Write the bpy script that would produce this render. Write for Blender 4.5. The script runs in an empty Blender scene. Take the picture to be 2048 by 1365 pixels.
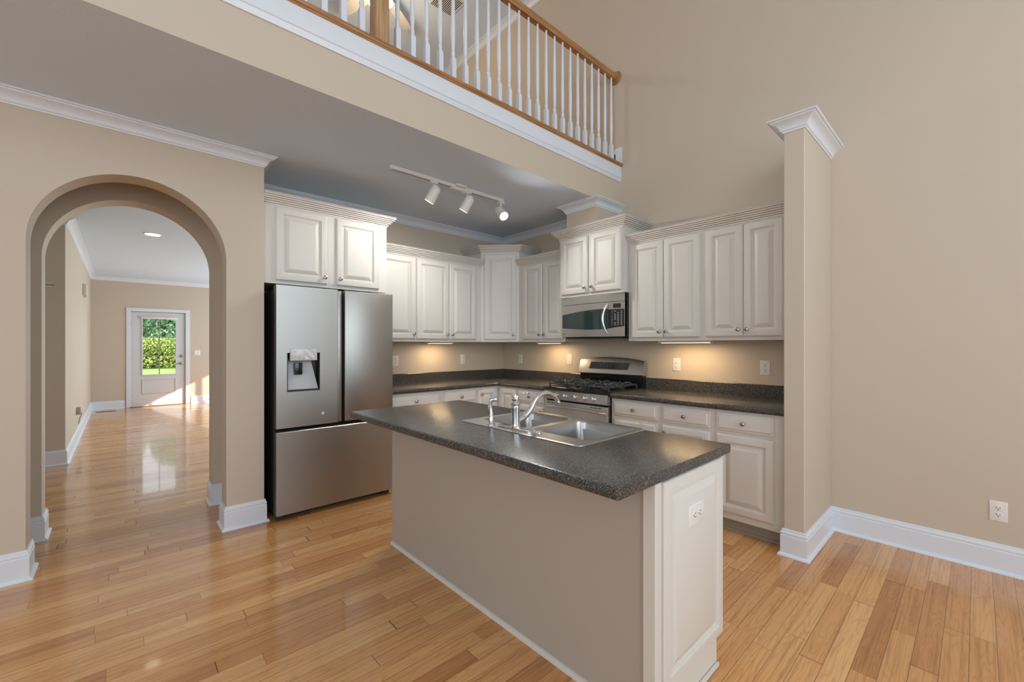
import bpy, bmesh, math, random
from mathutils import Vector, Matrix
R = math.radians
S = bpy.context.scene
COL = S.collection
random.seed(7)

# ------------------------------------------------------------------ camera
cd = bpy.data.cameras.new('camera')
cd.sensor_width = 36.0
cd.lens = 36.0 * 853.33 / 2048.0
cd.shift_y = 8.5 / 2048.0
cd.clip_start = 0.05
cam = bpy.data.objects.new('camera', cd)
COL.objects.link(cam)
cam.location = (4.32, -3.80, 1.335)
cam.rotation_euler = (R(90), 0, R(90 - 42.5))
S.camera = cam

# ------------------------------------------------------------------ world, sun, window and fill light, exposure
S.view_settings.view_transform = 'Standard'
S.view_settings.look = 'None'
S.view_settings.exposure = -0.30
S.view_settings.gamma = 1.0
S.view_settings.use_curve_mapping = False
S.cycles.max_bounces = 7
S.cycles.diffuse_bounces = 4
S.cycles.glossy_bounces = 4
S.cycles.transmission_bounces = 4
S.cycles.transparent_max_bounces = 8
S.cycles.caustics_reflective = False
S.cycles.caustics_refractive = False
S.cycles.sample_clamp_indirect = 4.0
S.cycles.use_denoising = True

W = bpy.data.worlds.new('world')
S.world = W
W.use_nodes = True
bg = W.node_tree.nodes['Background']
bg.inputs[0].default_value = (0.80, 0.90, 1.0, 1)
bg.inputs[1].default_value = 2.8


def add_light(name, kind, loc, energy, color=(1, 1, 1), target=None, **kw):
    ld = bpy.data.lights.new(name, kind)
    ld.energy = energy
    ld.color = color
    for k, v in kw.items():
        setattr(ld, k, v)
    o = bpy.data.objects.new(name, ld)
    COL.objects.link(o)
    o.location = loc
    if target is not None:
        d = Vector(target) - Vector(loc)
        o.rotation_euler = d.to_track_quat('-Z', 'Y').to_euler()
    return o


DAY = (0.74, 0.885, 1.0)
sun = add_light('sun', 'SUN', (-5, 4, 6), 9.0, (1, 0.95, 0.86), angle=R(0.6))
sun.rotation_euler = Vector((-0.62, -1.0, -0.53)).to_track_quat('-Z', 'Y').to_euler()
# daylight at the east and far room windows; added fill at south and hall
add_light('east_window_light', 'AREA', (7.0, -1.8, 2.9), 58, DAY, (3, -1.5, 1.9), shape='RECTANGLE', size=2.4, size_y=3.4)
add_light('east_window_light', 'AREA', (7.0, -6.2, 2.4), 20, DAY, (3, -5.4, 1.6), shape='RECTANGLE', size=2.8, size_y=3.9)
add_light('south_fill_light', 'AREA', (4.9, -8.75, 2.3), 30, DAY, (4.3, 0, 1.6), shape='RECTANGLE', size=3.6, size_y=3.4)  # added soft fill from behind the camera, set at the unseen south wall
add_light('far_window_light', 'AREA', (-5.6, -0.25, 1.45), 108, DAY, (-5.6, -5, 1.2), shape='RECTANGLE', size=3.6, size_y=2.2)
add_light('hall_fill_light', 'AREA', (-1.9, -0.25, 1.45), 60, DAY, (-1.9, -5, 1.2), shape='RECTANGLE', size=2.2, size_y=2.2)  # added fill that brightens hall and passage; no window built here
add_light('loft_area_light', 'AREA', (0.6, -8.5, 4.5), 14, DAY, (0.4, 0, 4.3), shape='RECTANGLE', size=2.0, size_y=1.6)  # unseen cool area light aimed along the loft; no opening behind it


# ------------------------------------------------------------------ materials
def lin(c):
    c /= 255.0
    return c / 12.92 if c <= 0.04045 else ((c + 0.055) / 1.055) ** 2.4


def rgb(r, g, b):
    return (lin(r), lin(g), lin(b), 1)


MATS = {}


def mat(name, color=(0.5, 0.5, 0.5, 1), rough=0.5, metal=0.0, **kw):
    if name in MATS:
        return MATS[name]
    m = bpy.data.materials.new(name)
    m.use_nodes = True
    p = m.node_tree.nodes['Principled BSDF']
    p.inputs['Base Color'].default_value = color
    p.inputs['Roughness'].default_value = rough
    p.inputs['Metallic'].default_value = metal
    for k, v in kw.items():
        p.inputs[k].default_value = v
    MATS[name] = m
    return m


def N(m, typ, **kw):
    n = m.node_tree.nodes.new(typ)
    for k, v in kw.items():
        setattr(n, k, v)
    return n


def LK(m, a, b):
    m.node_tree.links.new(a, b)


def math_n(m, op, a, b=None, c=None):
    n = N(m, 'ShaderNodeMath', operation=op)
    for i, v in enumerate((a, b, c)):
        if v is None:
            continue
        if isinstance(v, (int, float)):
            n.inputs[i].default_value = v
        else:
            LK(m, v, n.inputs[i])
    return n.outputs[0]


def ramp(m, fac, stops):
    n = N(m, 'ShaderNodeValToRGB')
    el = n.color_ramp.elements
    while len(el) < len(stops):
        el.new(0.5)
    for e, (p, c) in zip(el, stops):
        e.position = p
        e.color = c
    LK(m, fac, n.inputs[0])
    return n.outputs[0]


def bump(m, height, strength, dist):
    b = N(m, 'ShaderNodeBump')
    b.inputs['Strength'].default_value = strength
    b.inputs['Distance'].default_value = dist
    LK(m, height, b.inputs['Height'])
    LK(m, b.outputs[0], m.node_tree.nodes['Principled BSDF'].inputs['Normal'])


def noise_bump(m, scale, strength, dist=0.001, detail=3):
    tc = N(m, 'ShaderNodeTexCoord')
    n = N(m, 'ShaderNodeTexNoise')
    n.inputs['Scale'].default_value = scale
    n.inputs['Detail'].default_value = detail
    LK(m, tc.outputs['Object'], n.inputs['Vector'])
    bump(m, n.outputs[0], strength, dist)
    return n


M_wall = mat('beige_wall_paint', rgb(203, 189, 170), 0.6)
noise_bump(M_wall, 160, 0.08)
M_ceil = mat('ceiling_paint', rgb(216, 232, 250), 0.8)
noise_bump(M_ceil, 60, 0.35, 0.002, 4)
M_trim = mat('white_trim_paint', rgb(224, 229, 236), 0.32)
noise_bump(M_trim, 20, 0.02)
M_cab = mat('cabinet_paint', rgb(218, 213, 205), 0.46)
noise_bump(M_cab, 30, 0.03)
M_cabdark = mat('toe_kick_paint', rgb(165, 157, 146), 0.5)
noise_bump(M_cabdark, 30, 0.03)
M_plastic = mat('white_plastic', rgb(232, 228, 222), 0.3)
M_slot = mat('outlet_slot', rgb(40, 36, 32), 0.5)
M_door = mat('door_paint', rgb(214, 214, 216), 0.35)
M_chrome = mat('chrome', (0.82, 0.82, 0.83, 1), 0.06, 1.0)
M_nickel = mat('satin_nickel', (0.42, 0.41, 0.39, 1), 0.22, 1.0)
M_black = mat('black_enamel', (0.012, 0.012, 0.012, 1), 0.12)
M_blackp = mat('black_plastic', (0.018, 0.017, 0.016, 1), 0.38)
M_fside = mat('fridge_side_paint', (0.035, 0.034, 0.033, 1), 0.3)
M_iron = mat('cast_iron', (0.05, 0.05, 0.05, 1), 0.32)
noise_bump(M_iron, 300, 0.3)
M_dglass = mat('dark_oven_glass', (0.03, 0.045, 0.045, 1), 0.05)
M_gray = mat('grey_dispenser_plastic', rgb(175, 178, 182), 0.35)
M_film = mat('panel_film', rgb(205, 205, 206), 0.15)
M_badge = mat('badge_metal', (0.75, 0.75, 0.75, 1), 0.2, 1.0)
M_key = mat('keypad_print', rgb(190, 190, 188), 0.5)
M_white_metal = mat('white_lamp_metal', rgb(222, 220, 214), 0.4)
M_brass = mat('vent_brown', rgb(120, 84, 52), 0.4)


def steel(name, base, rough, axis):
    m = mat(name, base, rough, 1.0)
    tc = N(m, 'ShaderNodeTexCoord')
    mp = N(m, 'ShaderNodeMapping')
    sc = [900, 900, 900]
    sc[axis] = 4
    mp.inputs['Scale'].default_value = sc
    n = N(m, 'ShaderNodeTexNoise')
    n.inputs['Scale'].default_value = 1.0
    n.inputs['Detail'].default_value = 2
    LK(m, tc.outputs['Object'], mp.inputs[0])
    LK(m, mp.outputs[0], n.inputs['Vector'])
    bump(m, n.outputs[0], 0.15, 0.0005)
    return m


M_steel = steel('stainless_steel', (0.40, 0.385, 0.36, 1), 0.38, 0)
M_steelx = steel('stainless_steel_horizontal', (0.56, 0.55, 0.53, 1), 0.34, 0)
M_sink = steel('sink_steel', (0.46, 0.45, 0.44, 1), 0.30, 0)


def make_floor_mat():
    m = mat('oak_strip_floor', rough=0.16)
    p = m.node_tree.nodes['Principled BSDF']
    w = 0.0826
    tc = N(m, 'ShaderNodeTexCoord')
    sp = N(m, 'ShaderNodeSeparateXYZ')
    LK(m, tc.outputs['Object'], sp.inputs[0])
    xs = math_n(m, 'DIVIDE', sp.outputs[0], w)
    row = math_n(m, 'FLOOR', xs)
    fx = math_n(m, 'FRACT', xs)
    wn = N(m, 'ShaderNodeTexWhiteNoise', noise_dimensions='1D')
    LK(m, row, wn.inputs['W'])
    rr = wn.outputs[0]
    L = math_n(m, 'MULTIPLY_ADD', rr, 0.55, 0.62)
    y0 = math_n(m, 'MULTIPLY_ADD', rr, 37.3, sp.outputs[1])
    # irregular board ends: warp the lengths with a slow sine of the row
    ysin = math_n(m, 'SINE', math_n(m, 'MULTIPLY', y0, 2.3))
    yy = math_n(m, 'MULTIPLY_ADD', ysin, 0.26, y0)
    ys = math_n(m, 'DIVIDE', yy, L)
    colm = math_n(m, 'FLOOR', ys)
    fy = math_n(m, 'FRACT', ys)
    cv = N(m, 'ShaderNodeCombineXYZ')
    LK(m, row, cv.inputs[0])
    LK(m, colm, cv.inputs[1])
    wn2 = N(m, 'ShaderNodeTexWhiteNoise', noise_dimensions='3D')
    LK(m, cv.outputs[0], wn2.inputs['Vector'])
    pid = wn2.outputs[0]
    # seams
    ex = math_n(m, 'MULTIPLY', math_n(m, 'MINIMUM', fx, math_n(m, 'SUBTRACT', 1.0, fx)), w)
    ey = math_n(m, 'MULTIPLY', math_n(m, 'MULTIPLY', math_n(m, 'MINIMUM', fy, math_n(m, 'SUBTRACT', 1.0, fy)), L), 0.8)
    ed = math_n(m, 'MINIMUM', ex, ey)
    seam = N(m, 'ShaderNodeMapRange')
    LK(m, ed, seam.inputs[0])
    seam.inputs[1].default_value = 0.0004
    seam.inputs[2].default_value = 0.0013
    seamh = N(m, 'ShaderNodeMapRange')
    LK(m, ex, seamh.inputs[0])
    seamh.inputs[1].default_value = 0.0004
    seamh.inputs[2].default_value = 0.0016
    # grain: coordinates shifted per board
    off = math_n(m, 'MULTIPLY', pid, 91.0)
    gx = math_n(m, 'ADD', math_n(m, 'MULTIPLY', sp.outputs[0], 24.0), off)
    gy = math_n(m, 'ADD', math_n(m, 'MULTIPLY', sp.outputs[1], 2.4), off)
    gv = N(m, 'ShaderNodeCombineXYZ')
    LK(m, gx, gv.inputs[0])
    LK(m, gy, gv.inputs[1])
    n1 = N(m, 'ShaderNodeTexNoise')
    n1.inputs['Scale'].default_value = 0.9
    n1.inputs['Detail'].default_value = 1.5
    n1.inputs['Distortion'].default_value = 0.3
    LK(m, gv.outputs[0], n1.inputs['Vector'])
    rings = math_n(m, 'FRACT', math_n(m, 'MULTIPLY', n1.outputs[0], 9.0))
    ringv = math_n(m, 'MULTIPLY', math_n(m, 'ABSOLUTE', math_n(m, 'SUBTRACT', rings, 0.5)), 2.0)
    n2 = N(m, 'ShaderNodeTexNoise')
    n2.inputs['Scale'].default_value = 1.0
    n2.inputs['Detail'].default_value = 3
    mp = N(m, 'ShaderNodeMapping')
    mp.inputs['Scale'].default_value = (3.5, 0.55, 1)
    LK(m, gv.outputs[0], mp.inputs[0])
    LK(m, mp.outputs[0], n2.inputs['Vector'])
    # per-board tone
    tone = ramp(m, pid, [(0.0, rgb(188, 128, 76)), (0.2, rgb(210, 150, 93)), (0.6, rgb(222, 164, 105)), (1.0, rgb(231, 178, 120))])
    mx = N(m, 'ShaderNodeMix', data_type='RGBA', blend_type='MULTIPLY')
    g1 = ramp(m, ringv, [(0.0, (0.72, 0.66, 0.58, 1)), (0.3, (0.96, 0.95, 0.93, 1)), (1.0, (1.03, 1.03, 1.03, 1))])
    mx.inputs[0].default_value = 0.55
    LK(m, tone, mx.inputs[6])
    LK(m, g1, mx.inputs[7])
    mx2 = N(m, 'ShaderNodeMix', data_type='RGBA', blend_type='MULTIPLY')
    g2 = ramp(m, n2.outputs[0], [(0.32, (0.70, 0.64, 0.56, 1)), (0.52, (1, 1, 1, 1)), (1.0, (1.05, 1.05, 1.05, 1))])
    mx2.inputs[0].default_value = 0.8
    LK(m, mx.outputs[2], mx2.inputs[6])
    LK(m, g2, mx2.inputs[7])
    mx3 = N(m, 'ShaderNodeMix', data_type='RGBA')
    LK(m, seam.outputs[0], mx3.inputs[0])
    mx3.inputs[6].default_value = rgb(96, 60, 32)
    LK(m, mx2.outputs[2], mx3.inputs[7])
    LK(m, mx3.outputs[2], p.inputs['Base Color'])
    # height: each board slightly cupped, seams cut in
    cup = math_n(m, 'MULTIPLY', math_n(m, 'POWER', math_n(m, 'SUBTRACT', fx, 0.5), 2.0), 1.3)
    wav = N(m, 'ShaderNodeTexNoise')
    wav.inputs['Scale'].default_value = 1.1
    LK(m, tc.outputs['Object'], wav.inputs['Vector'])
    h = math_n(m, 'SUBTRACT', math_n(m, 'ADD', math_n(m, 'MULTIPLY', seamh.outputs[0], 0.16), math_n(m, 'MULTIPLY', wav.outputs[0], 0.8)), cup)
    bump(m, h, 0.55, 0.0022)
    p.inputs['Coat Weight'].default_value = 0.5
    p.inputs['Coat Roughness'].default_value = 0.05
    p.inputs['Roughness'].default_value = 0.24
    return m


M_floor = make_floor_mat()


def make_laminate():
    m = mat('granite_laminate', rough=0.24)
    p = m.node_tree.nodes['Principled BSDF']
    tc = N(m, 'ShaderNodeTexCoord')
    v = N(m, 'ShaderNodeTexVoronoi')
    v.inputs['Scale'].default_value = 300
    v.inputs['Randomness'].default_value = 1
    n = N(m, 'ShaderNodeTexNoise')
    n.inputs['Scale'].default_value = 170
    n.inputs['Detail'].default_value = 4
    LK(m, tc.outputs['Object'], v.inputs['Vector'])
    LK(m, tc.outputs['Object'], n.inputs['Vector'])
    sp = N(m, 'ShaderNodeSeparateColor')
    LK(m, v.outputs['Color'], sp.inputs[0])
    a = ramp(m, sp.outputs[0], [(0.0, rgb(34, 33, 32)), (0.35, rgb(62, 60, 57)), (0.7, rgb(86, 83, 79)), (0.90, rgb(104, 100, 95)), (1.0, rgb(132, 127, 119))])
    b = ramp(m, n.outputs[0], [(0.35, (0.55, 0.55, 0.55, 1)), (0.65, (1.25, 1.25, 1.25, 1))])
    mx = N(m, 'ShaderNodeMix', data_type='RGBA', blend_type='MULTIPLY')
    mx.inputs[0].default_value = 0.7
    LK(m, a, mx.inputs[6])
    LK(m, b, mx.inputs[7])
    LK(m, mx.outputs[2], p.inputs['Base Color'])
    n3 = N(m, 'ShaderNodeTexNoise')
    n3.inputs['Scale'].default_value = 400
    LK(m, tc.outputs['Object'], n3.inputs['Vector'])
    bump(m, n3.outputs[0], 0.12, 0.0006)
    return m


M_lam = make_laminate()


def make_oak(name, ax, dark, light):
    m = mat(name, rough=0.3)
    p = m.node_tree.nodes['Principled BSDF']
    tc = N(m, 'ShaderNodeTexCoord')
    mp = N(m, 'ShaderNodeMapping')
    sc = [60, 60, 60]
    sc[ax] = 3
    mp.inputs['Scale'].default_value = sc
    n = N(m, 'ShaderNodeTexNoise')
    n.inputs['Scale'].default_value = 1
    n.inputs['Detail'].default_value = 4
    n.inputs['Distortion'].default_value = 0.6
    LK(m, tc.outputs['Object'], mp.inputs[0])
    LK(m, mp.outputs[0], n.inputs['Vector'])
    c = ramp(m, n.outputs[0], [(0.3, dark), (0.65, light)])
    LK(m, c, p.inputs['Base Color'])
    return m


M_oak = make_oak('oak_rail', 1, rgb(138, 92, 50), rgb(186, 138, 90))
M_oakz = make_oak('oak_newel', 2, rgb(160, 118, 80), rgb(200, 160, 118))


def emis(name, col, strength):
    m = mat(name, col, 0.4)
    p = m.node_tree.nodes['Principled BSDF']
    p.inputs['Emission Color'].default_value = col
    p.inputs['Emission Strength'].default_value = strength
    return m


M_bulb = emis('lit_bulb', (1, 0.99, 0.96, 1), 14.0)
M_warm = emis('lit_warm_lens', (1, 0.80, 0.50, 1), 5.0)
M_can = emis('lit_recessed_lens', (1, 0.98, 0.94, 1), 5.0)
M_globe = emis('lit_glass_globe', (1, 0.93, 0.80, 1), 4.0)

M_glass = bpy.data.materials.new('window_glass')
M_glass.use_nodes = True
nt = M_glass.node_tree
nt.nodes.remove(nt.nodes['Principled BSDF'])
_t = nt.nodes.new('ShaderNodeBsdfTransparent')
_g = nt.nodes.new('ShaderNodeBsdfGlossy')
_g.inputs['Roughness'].default_value = 0.02
_f = nt.nodes.new('ShaderNodeFresnel')
_f.inputs[0].default_value = 1.45
_m = nt.nodes.new('ShaderNodeMixShader')
nt.links.new(_f.outputs[0], _m.inputs[0])
nt.links.new(_t.outputs[0], _m.inputs[1])
nt.links.new(_g.outputs[0], _m.inputs[2])
nt.links.new(_m.outputs[0], nt.nodes['Material Output'].inputs[0])

M_grass = mat('lawn_grass', rgb(150, 175, 90), 0.9)
noise_bump(M_grass, 90, 0.5)


def leaf_mat(name, a, b, c):
    m = mat(name, rough=0.55)
    g = N(m, 'ShaderNodeNewGeometry')
    col = ramp(m, g.outputs['Random Per Island'], [(0.0, a), (0.5, b), (1.0, c)])
    LK(m, col, m.node_tree.nodes['Principled BSDF'].inputs['Base Color'])
    return m


M_hedge = leaf_mat('hedge_leaves', rgb(110, 138, 74), rgb(164, 188, 100), rgb(216, 210, 122))
M_tree = leaf_mat('hazed_tree_leaves', rgb(92, 132, 108), rgb(138, 176, 138), rgb(188, 214, 164))  # greens lightened in the colour to imitate overexposed outdoor haze
M_bark = mat('bark', rgb(110, 90, 72), 0.9)


# ------------------------------------------------------------------ mesh helpers
class MB:
    def __init__(s):
        s.bm = bmesh.new()
        s.mi = 0

    def _merge(s, b2):
        me = bpy.data.meshes.new('tmp')
        b2.to_mesh(me)
        b2.free()
        n0 = len(s.bm.faces)
        s.bm.from_mesh(me)
        bpy.data.meshes.remove(me)
        s.bm.faces.ensure_lookup_table()
        for f in s.bm.faces[n0:]:
            f.material_index = s.mi
        return s

    def box(s, x0, x1, y0, y1, z0, z1, bev=0.0, seg=2):
        b = bmesh.new()
        bmesh.ops.create_cube(b, size=1.0)
        for v in b.verts:
            v.co = Vector((x0 + (x1 - x0) * (v.co.x + .5), y0 + (y1 - y0) * (v.co.y + .5), z0 + (z1 - z0) * (v.co.z + .5)))
        if bev > 0:
            bmesh.ops.bevel(b, geom=list(b.edges), offset=bev, segments=seg, affect='EDGES', profile=0.5)
        return s._merge(b)

    def grid(s, rows, close_u=False, close_v=False, cap0=False, cap1=False):
        """rows: list of lists of points; quads between them"""
        b = bmesh.new()
        vs = [[b.verts.new(p) for p in r] for r in rows]
        nr = len(rows)
        nc = len(rows[0])
        for i in range(nr if close_u else nr - 1):
            for j in range(nc if close_v else nc - 1):
                q = [vs[i][j], vs[i][(j + 1) % nc], vs[(i + 1) % nr][(j + 1) % nc], vs[(i + 1) % nr][j]]
                try:
                    b.faces.new(q)
                except ValueError:
                    pass
        if cap0:
            b.faces.new(vs[0][::-1])
        if cap1:
            b.faces.new(vs[-1])
        bmesh.ops.remove_doubles(b, verts=b.verts, dist=1e-7)
        bmesh.ops.recalc_face_normals(b, faces=b.faces)
        return s._merge(b)

    def sheet(s, rows, t, axis=(0, -1, 0)):
        """a curved plate: rows of front points given a thickness t behind them"""
        a = Vector(axis)
        nr = len(rows)
        b = bmesh.new()
        f = [[b.verts.new(Vector(p)) for p in r] for r in rows]
        k = [[b.verts.new(Vector(p) - a * t) for p in r] for r in rows]
        nc = len(rows[0])
        for i in range(nr - 1):
            for j in range(nc - 1):
                b.faces.new([f[i][j], f[i][j + 1], f[i + 1][j + 1], f[i + 1][j]])
                b.faces.new([k[i][j], k[i + 1][j], k[i + 1][j + 1], k[i][j + 1]])
        for i in range(nr - 1):
            b.faces.new([f[i][0], f[i + 1][0], k[i + 1][0], k[i][0]])
            b.faces.new([f[i][-1], k[i][-1], k[i + 1][-1], f[i + 1][-1]])
        for j in range(nc - 1):
            b.faces.new([f[0][j], k[0][j], k[0][j + 1], f[0][j + 1]])
            b.faces.new([f[-1][j], f[-1][j + 1], k[-1][j + 1], k[-1][j]])
        bmesh.ops.recalc_face_normals(b, faces=b.faces)
        return s._merge(b)

    def lathe(s, prof, center=(0, 0, 0), axis=(0, 0, 1), seg=24):
        """prof: (r, h) along the axis"""
        a = Vector(axis).normalized()
        q = Vector((0, 0, 1)).rotation_difference(a)
        c = Vector(center)
        rows = []
        for r, h in prof:
            rows.append([c + q @ Vector((max(r, 1e-5) * math.cos(2 * math.pi * k / seg), max(r, 1e-5) * math.sin(2 * math.pi * k / seg), h)) for k in range(seg)])
        return s.grid(rows, close_v=True, cap0=True, cap1=True)

    def tube(s, pts, rad, seg=12):
        pts = [Vector(p) for p in pts]
        if not isinstance(rad, (list, tuple)):
            rad = [rad] * len(pts)
        rows = []
        up = None
        for i, p in enumerate(pts):
            t = (pts[min(i + 1, len(pts) - 1)] - pts[max(i - 1, 0)]).normalized()
            if up is None:
                up = t.orthogonal().normalized()
            up = (up - t * up.dot(t)).normalized()
            bn = t.cross(up)
            rows.append([p + (up * math.cos(2 * math.pi * k / seg) + bn * math.sin(2 * math.pi * k / seg)) * rad[i] for k in range(seg)])
        return s.grid(rows, close_v=True, cap0=True, cap1=True)

    def sweep(s, path, prof, closed=False):
        """path: (x, y) points; prof: (out, z), out = to the right of the walking direction. Mitred corners."""
        n = len(path)
        P = [Vector((p[0], p[1])) for p in path]
        rows = []
        for i in range(n):
            d0 = (P[i] - P[i - 1]).normalized() if (i > 0 or closed) else None
            d1 = (P[(i + 1) % n] - P[i]).normalized() if (i < n - 1 or closed) else None
            if d0 is None:
                d0 = d1
            if d1 is None:
                d1 = d0
            n0 = Vector((d0.y, -d0.x))
            n1 = Vector((d1.y, -d1.x))
            mt = (n0 + n1)
            mt = mt / max(mt.dot(n0), 1e-6)
            rows.append([(P[i].x + mt.x * o, P[i].y + mt.y * o, z) for o, z in prof])
        return s.grid(rows, close_u=closed, close_v=True, cap0=not closed, cap1=not closed)

    def ringpanel(s, x0, x1, z0, z1, loops, yf=0.0):
        """front facing -y; loops of (inset, depth towards -y)"""
        rows = []
        for ins, d in loops:
            rows.append([(x0 + ins, yf - d, z0 + ins), (x1 - ins, yf - d, z0 + ins), (x1 - ins, yf - d, z1 - ins), (x0 + ins, yf - d, z1 - ins)])
        return s.grid(rows, close_v=True, cap0=True, cap1=True)

    def rot(s, ang, center=(0, 0, 0), axis='Z'):
        bmesh.ops.rotate(s.bm, verts=s.bm.verts, cent=center, matrix=Matrix.Rotation(ang, 3, axis))
        return s

    def build(s, name, m, parent=None, smooth=35, recalc=False):
        me = bpy.data.meshes.new(name)
        if recalc:
            bmesh.ops.recalc_face_normals(s.bm, faces=s.bm.faces)
        s.bm.to_mesh(me)
        s.bm.free()
        for mm in (m if isinstance(m, (list, tuple)) else [m]):
            me.materials.append(mm)
        if smooth:
            me.shade_smooth()
            me.set_sharp_from_angle(angle=R(smooth))
        o = bpy.data.objects.new(name, me)
        COL.objects.link(o)
        if parent is not None:
            o.parent = parent
        return o


def tag(o, label=None, cat=None, group=None, kind=None):
    if label:
        o['label'] = label
    if cat:
        o['category'] = cat
    if group:
        o['group'] = group
    if kind:
        o['kind'] = kind
    return o


def thing(name, label, cat, loc, rz=0.0, group=None):
    o = bpy.data.objects.new(name, None)
    o.empty_display_size = 0.05
    COL.objects.link(o)
    o.location = loc
    o.rotation_euler = (0, 0, rz)
    return tag(o, label, cat, group)


def struct(o, label=None, cat=None):
    return tag(o, label, cat, kind='structure')


def copy_tree(o, parent=None):
    c = o.copy()
    COL.objects.link(c)
    c.parent = parent
    for ch in list(o.children):
        copy_tree(ch, c)
    return c


# ------------------------------------------------------------------ room shell
CZ = 2.76      # kitchen ceiling
UZ = 5.65      # ceiling of the tall room
fl = MB().box(-8.05, 8.3, -9.05, 0.02, -0.08, 0.0).build('floor', M_floor, smooth=0)
struct(fl, 'honey coloured oak strip floor', 'floor')

# north wall (range wall and its continuation both ways), with an opening for the far room window
WX0, WX1, WZ0, WZ1 = -7.35, -5.3, 0.08, 1.93
b = MB()
b.box(-8.05, WX0, 0, 0.15, 0, UZ)
b.box(WX1, 8.3, 0, 0.15, 0, UZ)
b.box(WX0, WX1, 0, 0.15, WZ1, UZ)
b.box(WX0, WX1, 0, 0.15, 0, WZ0)
struct(b.build('wall_north', M_wall, smooth=0), 'tall beige wall behind the range', 'wall')


def arch_wall(name, x0, x1, ya, yb, oa, ob, top, H, label):
    r = (ob - oa) / 2
    yc = (oa + ob) / 2
    zs = top - r
    b = MB()
    b.box(x0, x1, ya, oa, 0, H)
    b.box(x0, x1, ob, yb, 0, H)
    n = 56
    arc = [(yc - r * math.cos(math.pi * k / n), zs + r * math.sin(math.pi * k / n)) for k in range(n + 1)]
    rows = []
    bb = bmesh.new()
    F = []
    for (y, z) in arc:
        F.append([bb.verts.new((x1, y, z)), bb.verts.new((x1, y, H)), bb.verts.new((x0, y, H)), bb.verts.new((x0, y, z))])
    for k in range(n):
        for j in range(4):
            bb.faces.new([F[k][j], F[k][(j + 1) % 4], F[k + 1][(j + 1) % 4], F[k + 1][j]])
    bmesh.ops.recalc_face_normals(bb, faces=bb.faces)
    b._merge(bb)
    return struct(b.build(name, M_wall, smooth=30), label, 'wall')


arch_wall('wall_arch_front', 0.485, 0.664, -8.9, -3.0, -4.20, -3.241, 2.42, CZ, 'beige wall with the front round-topped archway beside the fridge')
arch_wall('wall_arch_rear', -0.185, 0.0, -8.9, 0.0, -4.20, -3.236, 2.426, CZ, 'beige wall with the rear archway that opens to the far room')
struct(MB().box(0.0, 0.485, -3.10, -3.0, 0, CZ).build('wall_fridge_side', M_wall, smooth=0), 'beige return wall left of the fridge', 'wall')
struct(MB().box(-2.72, -2.57, -8.9, -4.26, 0, CZ).build('wall_hall_side', M_wall, smooth=0), 'beige wall facing the archway at the left', 'wall')
struct(MB().box(-7.9, -2.72, -4.41, -4.26, 0, CZ).build('wall_hall_left', M_wall, smooth=0), 'long beige left wall of the far room', 'wall')
DY0, DY1, DZ1 = -3.665, -2.695, 2.085
b = MB()
b.box(-8.05, -7.9, -4.41, DY0, 0, CZ)
b.box(-8.05, -7.9, DY1, 0.0, 0, CZ)
b.box(-8.05, -7.9, DY0, DY1, DZ1, CZ)
struct(b.build('wall_far', M_wall, smooth=0), 'beige far wall around the white glazed door', 'wall')

# partition stub at the end of the cabinets
SX0, SX1, SY = 3.485, 3.598, -0.685
struct(MB().box(SX0, SX1, SY, 0.0, 0, CZ - 0.002, 0.004, 1).build('wall_stub', M_wall, smooth=0), 'short beige partition wall at the right end of the cabinets', 'wall')
# pilaster below the loft edge
PX0, PX1, PY = 1.455, 1.824, -0.41
struct(MB().box(PX0, PX1, PY, 0, 2.436, CZ).build('wall_pilaster', M_wall, smooth=0), 'boxed beige chase above the microwave cabinet', 'wall')

# loft slab: white ceiling below, beige face towards the tall room
b = MB()
b.box(-8.05, 1.824, -8.9, 0.0, CZ, 3.17)
o = b.build('ceiling', [M_ceil, M_wall], smooth=0)
for p in o.data.polygons:
    p.material_index = 0 if p.normal.z < -0.5 else 1
struct(o, 'grey-white kitchen ceiling with the beige loft edge', 'ceiling')
struct(MB().box(-1.45, 1.79, -8.9, 0.0, 3.17, 3.19).build('floor_loft', M_floor, smooth=0), 'oak floor of the loft', 'floor')
struct(MB().box(-1.6, 8.3, -9.05, 0.15, UZ, UZ + 0.1).build('ceiling_upper', M_ceil, smooth=0), 'high ceiling over the loft', 'ceiling')
struct(MB().box(-1.6, -1.45, -9.05, 0, 3.17, UZ).build('wall_loft', M_wall, smooth=0), 'beige back wall of the loft', 'wall')

# east and south walls of the tall room with their window openings (behind the camera)
b = MB()
b.box(7.1, 7.25, -9.05, 0, 0, 0.35)
b.box(7.1, 7.25, -9.05, 0, 4.3, UZ)
for ya, yb in ((-9.05, -7.6), (-4.8, -3.4), (-0.8, 0.0)):
    b.box(7.1, 7.25, ya, yb, 0.35, 4.3)
struct(b.build('wall_east', M_wall, smooth=0), 'beige window wall', 'wall')
b = MB()
b.box(-1.45, 3.0, -9.05, -8.9, 0, UZ)
b.box(6.8, 7.1, -9.05, -8.9, 0, UZ)
b.box(3.0, 6.8, -9.05, -8.9, 0, 0.5)
b.box(3.0, 6.8, -9.05, -8.9, 4.2, UZ)
struct(b.build('wall_south', M_wall, smooth=0), 'beige wall with tall windows', 'wall')

# mouldings
CROWN = [(0, -0.078), (0.007, -0.078), (0.008, -0.068), (0.014, -0.066), (0.018, -0.060), (0.019, -0.055), (0.026, -0.040), (0.040, -0.026),
         (0.056, -0.019), (0.062, -0.016), (0.064, -0.010), (0.074, -0.009), (0.078, -0.004), (0.078, 0.0), (0, 0)]


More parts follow.
